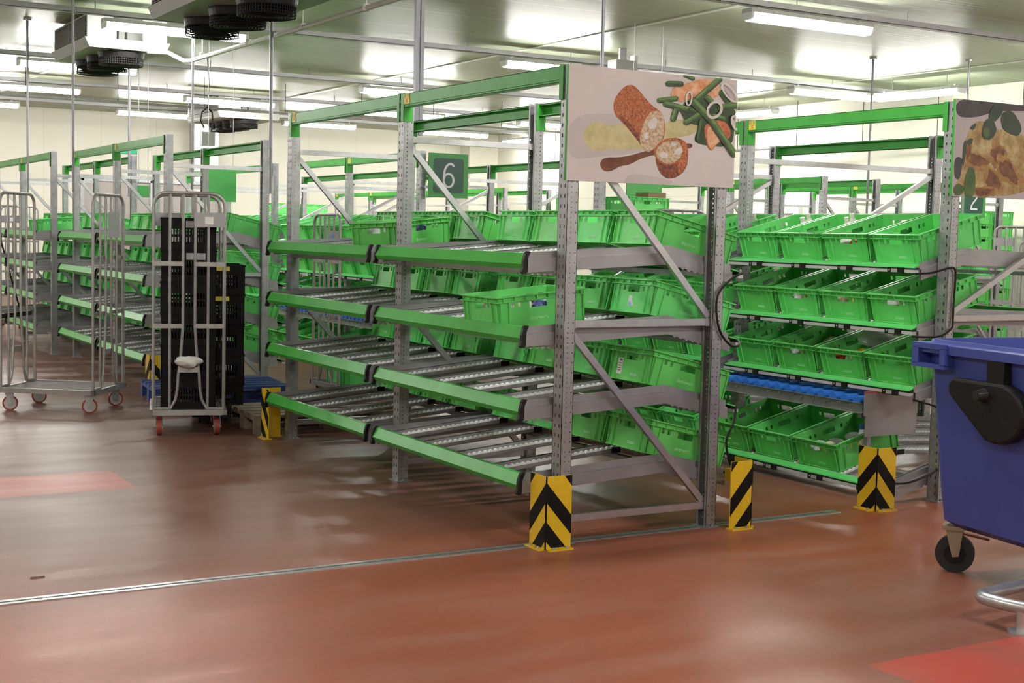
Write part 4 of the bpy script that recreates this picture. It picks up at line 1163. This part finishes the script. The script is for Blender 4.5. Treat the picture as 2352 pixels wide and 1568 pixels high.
def roll_cage(label, loc, rz, w_=0.56, d_=0.72, casters=(0.3, 0.3, 0.3, 0.3), ztop=1.80, panels=(-1, 1), plate=True, bent=True, paper=None):
    """end panels stand at local x = +-d/2; panel width along local y"""
    t = thing('roll_cage', label, 'roll cage', loc, rz, 'roll cages')
    zd = 0.19
    m = MB()
    for s in (-1, 1):
        m.box((-d_ / 2, s * w_ / 2, zd - 0.035), (d_ / 2, s * (w_ / 2 - 0.025), zd + 0.005)); m.box((s * d_ / 2, -w_ / 2, zd - 0.035), (s * (d_ / 2 - 0.03), w_ / 2, zd + 0.005))
    m.build('base_frame', CAGEM, t)
    g = MB()
    k = 0
    while -w_ / 2 + 0.04 + k * 0.04 < w_ / 2 - 0.03:
        y = -w_ / 2 + 0.04 + k * 0.04
        g.box((-d_ / 2 + 0.02, y - 0.003, zd - 0.008), (d_ / 2 - 0.02, y + 0.003, zd)); k += 1
    for k in range(7):
        x = -d_ / 2 + 0.06 + k * (d_ - 0.12) / 6
        g.box((x - 0.004, -w_ / 2 + 0.02, zd - 0.012), (x + 0.004, w_ / 2 - 0.02, zd - 0.006))
    g.build('deck_grid', CAGEM, t)
    for s in panels:
        x = s * (d_ / 2 - 0.02)
        m = MB()
        ww = w_ - 0.05
        m.tube([(x, a, b) for a, b in u_frame(ww, zd, ztop, 0.09)], 0.013, 8)
        for q in (-1, 1):
            yb = q * ww * 0.27
            m.cyl((x, yb, zd), (x, yb, ztop), 0.010, 8)
            ya = q * ww * 0.085
            if bent:
                m.tube([(x, ya, ztop), (x, ya, 0.82), (x, ya * 1.3, 0.62), (x, ya * 1.75, 0.45), (x, ya * 1.9, 0.34), (x, ya * 2.2, 0.27), (x, ya * 3.0, zd + 0.015), (x, ww / 2 * q, zd + 0.012)], 0.011, 8)
            else:
                m.cyl((x, ya, zd), (x, ya, ztop), 0.010, 8)
            for z in (1.28, 0.82):
                m.box((x - 0.014, ya, z - 0.016), (x - 0.008, q * ww / 2, z + 0.016))
        m.box((x - 0.014, -ww * 0.15, 0.475), (x - 0.006, ww * 0.15, 0.515))
        e = m.build('end_panel', CAGEM, t, True)
        if plate:
            xa, xb = (x - 0.016, x - 0.010) if s < 0 else (x + 0.010, x + 0.016)
            MB().box((xa, s * ww * 0.07, ztop - 0.245), (xb, s * ww / 2, ztop - 0.14)).build('label_plate', SHEET, e)
            xc, xd = (x - 0.018, x - 0.016) if s < 0 else (x + 0.016, x + 0.018)
            MB().box((xc, s * ww * 0.22, ztop - 0.225), (xd, s * ww * 0.34, ztop - 0.17)).build('paper_label', paper or PAPER, e)
    for i, (sx_, sy_) in enumerate(((-1, -1), (-1, 1), (1, -1), (1, 1))):
        caster(t, sx_ * (d_ / 2 - 0.075), sy_ * (w_ / 2 - 0.07), casters[i])
    return t
# cart with the black stack: end panel faces the camera
RM = math.radians(90 - 15.5)
roll_cage('roll cage holding the tall stack of black crates', (-0.53, 4.50, 0), RM, 0.56, 0.74, (PI, PI, 0.1, -0.1))
# empty cart at the left
lc = roll_cage('empty roll cage with grey deck at the left edge', (-1.13, 6.05, 0), math.radians(-37), 0.66, 0.84, (0.45, 0.5, 0.4, 0.6), 1.80, plate=False)
MB().box((-0.43, -0.32, 0.76), (-0.415, 0.28, 0.80)).build('strap_bar', BLACK, lc)
MB().bar((-0.435, 0.13, 0.78), (-0.43, -0.26, 1.46), 0.022, 0.004, up=(1, 0, 0)).box((-0.445, -0.29, 1.38), (-0.41, -0.25, 1.47)).build('elastic_strap', BLACK, lc)
MB().box((0.42, -0.05, 1.45), (0.426, 0.16, 1.66)).build('label_plate', SHEET, lc)
MB().box((0.413, -0.03, 1.50), (0.42, 0.06, 1.60)).build('paper_label', PAPER, lc)
roll_cage('roll cage behind the croquette rack with a blue label plate', (1.40, 5.55, 0), 0.0, 0.64, 0.76, (0.2, 0.1, 0.4, 0.2), 1.69, paper=mat('label_blue', (0.12, 0.3, 0.6), 0.5))
roll_cage('roll cage in the cross aisle below the croquette poster', (3.88, 4.42, 0), math.radians(75), 0.6, 0.75, (0.2, 0.1, 0.4, 0.2))
roll_cage('shorter of two roll cages right of the gratin rack', (10.15, 5.2, 0), math.radians(40), 0.66, 0.80, (0.2, 0.1, 0.4, 0.2), 1.62)
roll_cage('taller of two roll cages right of the gratin rack', (11.0, 6.3, 0), math.radians(40), 0.66, 0.80, (0.2, 0.1, 0.4, 0.2))
roll_cage('small distant roll cage at far left, before the far wall', (0.15, 15.6, 0), math.radians(60), 0.62, 0.75, (0.2, 0.1, 0.4, 0.2))
# crates on the cage behind the croquette rack
for k in range(2):
    new_crate('green crate on the roll cage behind croquette rack, %s of two' % ('lower', 'upper')[k], Matrix.Translation((1.40, 5.55, 0.191 + k * 0.187)) @ Matrix.Rotation(math.radians(0), 4, 'Z'), 'crates on the cage behind the rack')

# ------------------------------------------------------------------ black crates
def black_crate_mesh(L=0.60, W=0.40, H=0.237):
    m = MB(); t = 0.006; l, wd = L / 2, W / 2
    zc = [0.0, 0.22, 0.40, 0.47, 0.65, 0.72, 1.0]
    def side(P00, P10, P11, P01, tv, n):
        uc = [0.0]; hol = set()
        for k in range(n):
            a = 0.14 + k * 0.74 / n
            uc += [a, a + 0.74 / n * 0.55]
            hol |= {(2 * k + 1, 1), (2 * k + 1, 3)}
        uc.append(1.0)
        panel(m, P00, P10, P11, P01, tv, uc, zc, hol)
    side((-l, -wd, 0), (l, -wd, 0), (l, -wd, H), (-l, -wd, H), (0, t, 0), 22)
    side((l, wd, 0), (-l, wd, 0), (-l, wd, H), (l, wd, H), (0, -t, 0), 22)
    side((l, -wd, 0), (l, wd, 0), (l, wd, H), (l, -wd, H), (-t, 0, 0), 14)
    side((-l, wd, 0), (-l, -wd, 0), (-l, -wd, H), (-l, wd, H), (t, 0, 0), 14)
    m.box((-l, -wd, 0), (l, wd, 0.005))
    for z0, z1 in ((H - 0.012, H - 0.002), (0.0, 0.008)):
        m.box((-l - 0.006, -wd - 0.006, z0), (l + 0.006, -wd, z1)); m.box((-l - 0.006, wd, z0), (l + 0.006, wd + 0.006, z1))
        m.box((-l - 0.006, -wd, z0), (-l, wd, z1)); m.box((l, -wd, z0), (l + 0.006, wd, z1))
    return m.mesh('crate_body', mat('crate_black', (0.006, 0.005, 0.005), 0.55, spec=0.18))
BCM = black_crate_mesh()
def black_crate(label, M, grp, tag_=None):
    t = thing('black_crate', label, 'crate', (0, 0, 0), 0, grp)
    t.matrix_world = M
    link('crate_body', BCM, t)
    if tag_ == 'silver':
        MB().box((-0.304, -0.12, 0.165), (-0.301, 0.02, 0.215)).build('paper_label', mat('grey_label', (0.4, 0.4, 0.42), 0.5), t)
    if tag_ == 'yellow':
        MB().box((-0.304, -0.08, 0.19), (-0.301, 0.05, 0.225)).build('yellow_label', STICKER, t)
    return t
for k in range(6):
    black_crate('black slotted crate in the tall cart stack, %s from bottom' % ORD[k], Matrix.Translation((-0.52, 4.53, 0.192 + k * 0.238)) @ Matrix.Rotation(RM + random.uniform(-0.02, 0.02), 4, 'Z'), 'tall stack of black crates', 'silver' if k in (4, 5) else None)
dl = thing('crate_dolly', 'low black dolly under the shorter stack of black crates', 'dolly', (-0.13, 5.02, 0), RM)
MB().box((-0.30, -0.20, 0.045), (0.30, 0.20, 0.07)).build('platform', BLACK, dl)
for a in (-0.24, 0.24):
    for b in (-0.14, 0.14): MB().cyl((a, b - 0.012, 0.0225), (a, b + 0.012, 0.0225), 0.0225, 12).build('wheel', RUBBER, dl)
for k in range(5):
    black_crate('black slotted crate in the shorter floor stack, %s from bottom' % ORD[k], Matrix.Translation((-0.13, 5.02, 0.071 + k * 0.238)) @ Matrix.Rotation(RM + random.uniform(-0.015, 0.015), 4, 'Z'), 'short stack of black crates', 'yellow' if k in (3, 4) else None)
# crumpled plastic bag on the cart's lower bar
def lump(name, label, cat, c, r, m_, seed, sq=(1, 1, 1), grp=None, rz=0.0):
    rnd = random.Random(seed)
    bm = bmesh.new(); bmesh.ops.create_icosphere(bm, subdivisions=3, radius=1.0)
    ph = [(rnd.uniform(2, 6), rnd.uniform(2, 6), rnd.uniform(2, 6), rnd.uniform(0, 6)) for _ in range(5)]
    for v in bm.verts:
        d = 1 + sum(0.09 * math.sin(a * v.co.x + b * v.co.y + c_ * v.co.z + p) for a, b, c_, p in ph)
        v.co = Vector((v.co.x * d * r * sq[0], v.co.y * d * r * sq[1], v.co.z * d * r * sq[2]))
    for f_ in bm.faces: f_.smooth = True
    me = bpy.data.meshes.new(name); bm.to_mesh(me); bm.free(); me.materials.append(m_)
    o = link(name, me, None, c, (0, 0, rz))
    return tag(o, label, cat, grp)
lump('plastic_bag', 'crumpled white plastic bag stuck on the cart with black crates', 'bag', (-0.64, 4.135, 0.555), 0.10, mat('bag_white', (0.6, 0.58, 0.56), 0.45), 5, (0.95, 0.28, 0.40), None, math.radians(-15.5))

# ------------------------------------------------------------------ pallets
def pallet(label, loc, rz, m_, L=1.2, W=0.8):
    t = thing('pallet', label, 'pallet', loc, rz, 'pallets')
    for k in range(5):
        y = -W / 2 + k * (W - 0.12) / 4
        MB().box((-L / 2, y, 0.122), (L / 2, y + 0.12, 0.144)).build('deck_board', m_, t)
    for x in (-L / 2, -0.07, L / 2 - 0.14):
        MB().box((x, -W / 2, 0.1), (x + 0.14, W / 2, 0.122)).build('cross_board', m_, t)
        for y in (-W / 2, -0.05, W / 2 - 0.1):
            MB().box((x, y, 0.022), (x + 0.14, y + 0.1, 0.1)).build('block', m_, t)
    for y in (-W / 2, -0.05, W / 2 - 0.1): MB().box((-L / 2, y, 0), (L / 2, y + 0.1, 0.022)).build('bottom_board', m_, t)
pallet('worn brown wooden pallet on the floor beneath the croquette rack end', (0.47, 4.37, 0), math.radians(-3), WOOD)
pallet('blue pallet on the floor behind the carts', (0.27, 6.30, 0), math.radians(-6), BLUE_PAL)

# ------------------------------------------------------------------ stacked green crates in the background
def stack(n, x, y, rz, where, grp, z0=0.0):
    for k in range(n):
        new_crate('green crate in %s, %s from bottom' % (where, ORD[k]), Matrix.Translation((x, y, z0 + k * 0.187)) @ Matrix.Rotation(rz, 4, 'Z'), grp, letter=(k == n - 1))
d = thing('crate_dolly', 'low dolly under the crate stack below the croquette poster', 'dolly', (4.48, 5.68, 0), 0.1)
MB().box((-0.28, -0.2, 0.06), (0.28, 0.2, 0.09)).build('platform', BLACK, d)
for a in (-0.22, 0.22):
    for b in (-0.14, 0.14): MB().cyl((a, b - 0.012, 0.03), (a, b + 0.012, 0.03), 0.03, 12).build('wheel', RUBBER, d)
stack(10, 4.48, 5.68, 0.1, 'the tall stack below croquette poster', 'stack below the croquette poster', 0.09)
tag(MB().box((4.53, 5.56, 1.961), (4.75, 5.78, 2.01)).build('cardboard_box', mat('cardboard', (0.22, 0.13, 0.08), 0.8)), 'flat brown cardboard box on the tall stack below croquette poster', 'box')
for i in range(2):
    stack(11, 12.30 + 0.43 * i, 8.28, PI / 2, 'the stacked wall right of number 2 sign, %s column' % ORD[i], 'crate wall at right')
for i in range(2):
    stack(11, 5.95 + 0.6 * i, 19.7, 0.0, 'the far stack left of croquette rack, %s column' % ORD[i], 'far crate stacks')

# ------------------------------------------------------------------ goods in the crates
COLS = [('bag_yellow', (0.70, 0.48, 0.03)), ('bag_red', (0.5, 0.06, 0.04)), ('bag_cream', (0.7, 0.62, 0.48)), ('bag_navy', (0.05, 0.07, 0.22)), ('bag_pale', (0.7, 0.7, 0.7)), ('bag_brown', (0.18, 0.1, 0.06))]
CNAME = ['yellow', 'red', 'cream', 'navy', 'white', 'brown']
def in_crate(M, dx, dy, dz): return M @ Vector((dx, dy, dz))
def packet(M, dx, dy, ci, where, sz=(0.10, 0.07, 0.05), seed=0, dz=0.055):
    p = in_crate(M, dx, dy, 0.006 + sz[2] * 0.9 + dz)
    o = lump('food_packet', '%s food packet in %s' % (CNAME[ci], where), 'packet', p, 1.0, mat(COLS[ci][0], COLS[ci][1], 0.3), seed, sz, 'food packets in crates')
    return o
def bottle(M, dx, dy, capc, where, tall=0.19):
    p = in_crate(M, dx, dy, 0.007)
    t = thing('bottle', '%s-capped bottle in %s' % (capc, where), 'bottle', p, 0, 'bottles in crates')
    t.rotation_euler = M.to_euler()
    MB().cyl((0, 0, 0), (0, 0, tall * 0.68), 0.03, 14).cyl((0, 0, tall * 0.68), (0, 0, tall * 0.86), 0.03, 14, 0.013).build('bottle_body', mat('bottle_white', (0.68, 0.66, 0.62), 0.3), t, True)
    MB().cyl((0, 0, tall * 0.86), (0, 0, tall), 0.016, 12).build('bottle_cap', mat('cap_' + capc, {'white': (0.75, 0.7, 0.62), 'blue': (0.04, 0.15, 0.5)}[capc], 0.35), t, True)
seed = 20
def bed(info, bay, lane, li, where, cols, rnd):
    global seed
    M = pick_matrix(info, bay, lane, li)
    spots = [(0.155, -0.10), (0.16, 0.0), (0.155, 0.10), (0.01, -0.08), (0.01, 0.085), (-0.13, -0.08), (-0.13, 0.08)]
    if not info['A']: spots = [(-a, b) for a, b in spots]
    for i, (a, b) in enumerate(spots):
        seed += 1
        packet(M, a, b, cols[i % len(cols)], where + ', %s packet from front' % ORD[i], (rnd.uniform(0.05, 0.058), rnd.uniform(0.04, 0.046), rnd.uniform(0.035, 0.042)), seed, 0.055 if i < 3 else 0.02)
rn = random.Random(3)
st = random.getstate()
bed(RB, 0, 1, 0, 'second crate of gratin rack top shelf', [0, 1, 4, 3], rn)
bed(RB, 0, 1, 1, 'second crate of gratin rack second shelf', [0, 0, 2, 1], rn)
bed(RB, 0, 1, 2, 'second crate of gratin rack third shelf', [0, 2, 1, 5], rn)
bed(RB, 0, 2, 2, 'third crate of gratin rack third shelf', [2, 5, 4], rn)
bed(RB, 0, 2, 1, 'third crate of gratin rack second shelf', [2, 1, 4], rn)
bed(RB, 0, 0, 1, 'nearest crate of gratin rack second shelf', [4, 2, 4], rn)
bed(RB, 0, 1, 3, 'lowest-shelf crate behind the gratin rack guard', [4, 2, 4, 0], rn)
random.setstate(st)
for k, (a, b) in enumerate(((0.05, -0.1), (0.14, -0.1))):
    bottle(pick_matrix(RB, 0, 1, 3), a, b, 'blue', 'the lowest gratin rack crate, %s' % ('nearer' , 'farther')[k], 0.2)
for bay, lane, wh in ((0, 2, 'third'), (0, 3, 'fourth'), (1, 0, 'fifth')):
    bottle(pick_matrix(RB, bay, lane, 0), 0.08, -0.1, 'white', 'the %s top-shelf crate of gratin rack, front' % wh, 0.20)
    bottle(pick_matrix(RB, bay, lane, 0), 0.19, -0.04, 'white', 'the %s top-shelf crate of gratin rack, rear' % wh, 0.20)
M2 = load_matrix(RA, 0.115, 0.53, 1, 0.0); M1 = load_matrix(RA, 0.205, 2.26, 0, 0.42)
for M_, wh in ((M2, 'loading crate by croquette rack front upright'), (M1, 'loading crate on croquette rack top shelf')):
    for i, (a, b, c) in enumerate(((-0.17, -0.06, 4), (-0.08, -0.115, 2), (0.04, -0.115, 3), (0.15, -0.115, 4), (-0.17, 0.06, 4), (0.0, 0.08, 2), (0.16, 0.08, 5))):
        seed += 1
        packet(M_, a, b, c, '%s, %s in line' % (wh, ORD[i]), (0.055, 0.05, 0.05), seed, 0.05)
lump('film_bag', 'clear plastic bag bulging from a third-shelf crate of the gratin rack', 'bag', pick_matrix(RB, 0, 1, 2) @ Vector((0.06, 0.0, 0.17)), 0.11, FILM, 77, (1.2, 0.9, 0.5))

# ------------------------------------------------------------------ drain channel
t = thing('drain_channel', 'long steel slot drain crossing the red floor', 'drain', (0, 0, 0))
MB().box((-7.9, -0.035, -0.02), (1.93, -0.008, 0.004)).box((-7.9, 0.008, -0.02), (1.93, 0.035, 0.004)).build('steel_edge', GALV_LIGHT, t)
MB().box((-7.9, -0.008, -0.02), (1.93, 0.008, 0.0015)).build('slot', BLACK_HOLE, t)
m = MB()
for k in range(25): m.box((-7.7 + k * 0.4, -0.008, 0.0), (-7.685 + k * 0.4, 0.008, 0.0035))
m.build('slot_bridges', GALV, t)
tag(MB().box((-0.03, -0.004, 0), (0.03, 0.004, 0.006)).build('splinter', WOOD), 'small pale wood splinter lying on the floor at left', 'splinter').location = (-2.45, 0.36, 0)

# ------------------------------------------------------------------ blue bin
BR = math.atan2(-0.99, -0.13)      # local +x runs along the visible short side, +y (left of it) points away
b = thing('wheeled_bin', 'large blue wheeled waste container at the right edge', 'waste bin', (1.365, -1.235, 0), BR)
DB, WB = 1.15, 0.98
m = MB()
def ringpts(z, o): return [(-o, -o + 0.0, z), (WB + o, -o, z), (WB + o, DB + o, z), (-o, DB + o, z)]
lv = [(0.215, -0.07), (0.25, -0.015), (0.40, 0.0), (1.04, 0.045)]
vs = []
def rr(z, o, r=0.06, n=5):
    out = []
    x0, x1, y0, y1 = -o, WB + o, -o, DB + o
    for cx, cy, a in ((x1 - r, y0 + r, -PI / 2), (x1 - r, y1 - r, 0), (x0 + r, y1 - r, PI / 2), (x0 + r, y0 + r, PI)):
        out += [(cx + r * math.cos(a + PI / 2 * k / n), cy + r * math.sin(a + PI / 2 * k / n), z) for k in range(n + 1)]
    return out
outer = [rr(z, o) for z, o in lv]; inner = [rr(z, o - 0.012) for z, o in ((1.04, 0.045), (0.4, 0.0), (0.26, -0.02))]
allr = outer + inner; n = len(outer[0])
for r_ in allr: vs += r_
fs = [tuple(range(n - 1, -1, -1))]
for i in range(len(allr) - 1):
    for k in range(n): fs.append((i * n + k, i * n + (k + 1) % n, (i + 1) * n + (k + 1) % n, (i + 1) * n + k))
fs.append(tuple((len(allr) - 1) * n + k for k in range(n)))
m.add(vs, fs)
m.build('body', BLUE_BIN, b, True)
# rim: outer skirt and top lip
m = MB()
def loop(rs):
    n = len(rs[0]); v = [p for r_ in rs for p in r_]; f = []
    for i in range(len(rs)):
        j = (i + 1) % len(rs)
        for k in range(n): f.append((i * n + k, i * n + (k + 1) % n, j * n + (k + 1) % n, j * n + k))
    m.add(v, f)
loop([rr(1.045, 0.085), rr(1.085, 0.085), rr(1.092, 0.078), rr(1.092, 0.055), rr(1.108, 0.05), rr(1.108, 0.034), rr(1.04, 0.034), rr(1.045, 0.05)])
m.build('rim', BLUE_BIN, b, True)
for xx in (-0.095, WB + 0.095 - 0.23):
    m = MB()
    a, c = xx, xx + 0.23
    y = -0.10
    m.box((a, y, 1.065), (c, 0.0, 1.09)); m.box((a, y, 0.975), (c, 0.0, 0.995)); m.box((a, y, 0.99), (a + 0.045, 0.0, 1.07)); m.box((c - 0.035, y, 0.99), (c, 0.0, 1.07)); m.box((a + 0.02, -0.02, 0.99), (c, 0.0, 1.07))
    m.build('lift_pocket', BLUE_BIN, b)
MB().box((-0.13, -0.06, 1.03), (-0.09, 0.1, 1.075)).build('lift_pin', BLUE_BIN, b)
m = MB().box((0.40, -0.085, 0.935), (0.505, -0.02, 1.043))
hb = m.build('lid_bracket', BLACK, b)
prof = [(0.215, 0.945)] + [(0.215 + 0.045 * math.cos(a), 0.90 + 0.05 * math.sin(a)) for a in [PI * 0.6 + PI * 0.75 * k / 6 for k in range(7)]] + [(0.485 + 0.165 * math.cos(a), 0.815 + 0.135 * math.sin(a)) for a in [-PI * 0.62 + PI * 1.05 * k / 10 for k in range(11)]]
m = MB().prism(prof, -0.105, -0.04)
pd = m.build('lid_lever', BLACK, b)
bv = pd.modifiers.new('bevel', 'BEVEL'); bv.width = 0.012; bv.segments = 2; bv.limit_method = 'ANGLE'
MB().cyl((0.41, -0.105, 0.89), (0.41, -0.15, 0.89), 0.032, 14, 0.022).cyl((0.41, -0.15, 0.89), (0.41, -0.152, 0.89), 0.013, 10).build('pivot_knob', mat('knob_black', (0.02, 0.02, 0.02), 0.3), b, True)
for cx, cy, rz in ((0.06, 0.07, 0.78), (WB - 0.06, 0.07, 0.5), (0.06, DB - 0.07, 0.4), (WB - 0.06, DB - 0.07, 0.4)):
    M = Matrix.Translation((cx, cy, 0)) @ Matrix.Rotation(rz, 4, 'Z'); R = 0.09
    f = MB()
    f.box((-0.05, -0.05, 0.205), (0.05, 0.05, 0.225), M)
    for s in (-1, 1):
        o0 = len(f.v)
        f.prism([(0.0, R - 0.015), (0.03, R - 0.01), (0.045, 0.205), (-0.035, 0.205)], s * 0.034, s * 0.028)
        f.v[o0:] = [tuple(M @ Vector(v)) for v in f.v[o0:]]
    fk = f.build('caster_fork', mat('fork_beige', (0.33, 0.25, 0.18), 0.5, 0.3), b)
    tr = lambda p: M @ Vector(p)
    wt = MB().cyl(tr((0.01, -0.021, R)), tr((0.01, 0.021, R)), R, 28).build('wheel_tyre', RUBBER, fk, True)
    MB().cyl(tr((0.01, -0.025, R)), tr((0.01, 0.025, R)), R * 0.55, 20).build('wheel_hub', BLACK, wt, True)
    MB().bar(tr((0.02, 0, 0.19)), tr((0.16, 0.02, 0.165)), 0.03, 0.008).build('brake_pedal', mat('pedal_red', (0.3, 0.03, 0.02), 0.5), fk)

# ------------------------------------------------------------------ tube guard at lower right
t = thing('tube_barrier', 'low bent steel tube barrier on the floor at lower right', 'barrier', (0, 0, 0))
zt = 0.105
path = [(2.2, -1.80, zt), (1.185, -1.915, zt), (0.95, -1.945, zt)] + [(0.90 + 0.055 * math.cos(a), -2.005 + 0.055 * math.sin(a), zt) for a in [PI / 2 + 0.1 + (PI / 2) * k / 6 for k in range(7)]] + [(0.85, -2.1, zt), (0.872, -2.17, zt), (0.93, -2.4, zt), (1.05, -2.8, zt)]
MB().tube(path, 0.027, 14).build('rail_tube', GALV_LIGHT, t, True)
for (px, py) in ((0.868, -2.165), (1.7, -1.857)):
    p = MB().cyl((px, py, 0.008), (px, py, zt), 0.022, 14).build('post', GALV_LIGHT, t, True)
    MB().cyl((px, py, 0), (px, py, 0.012), 0.055, 20).build('floor_flange', GALV_LIGHT, p, True)
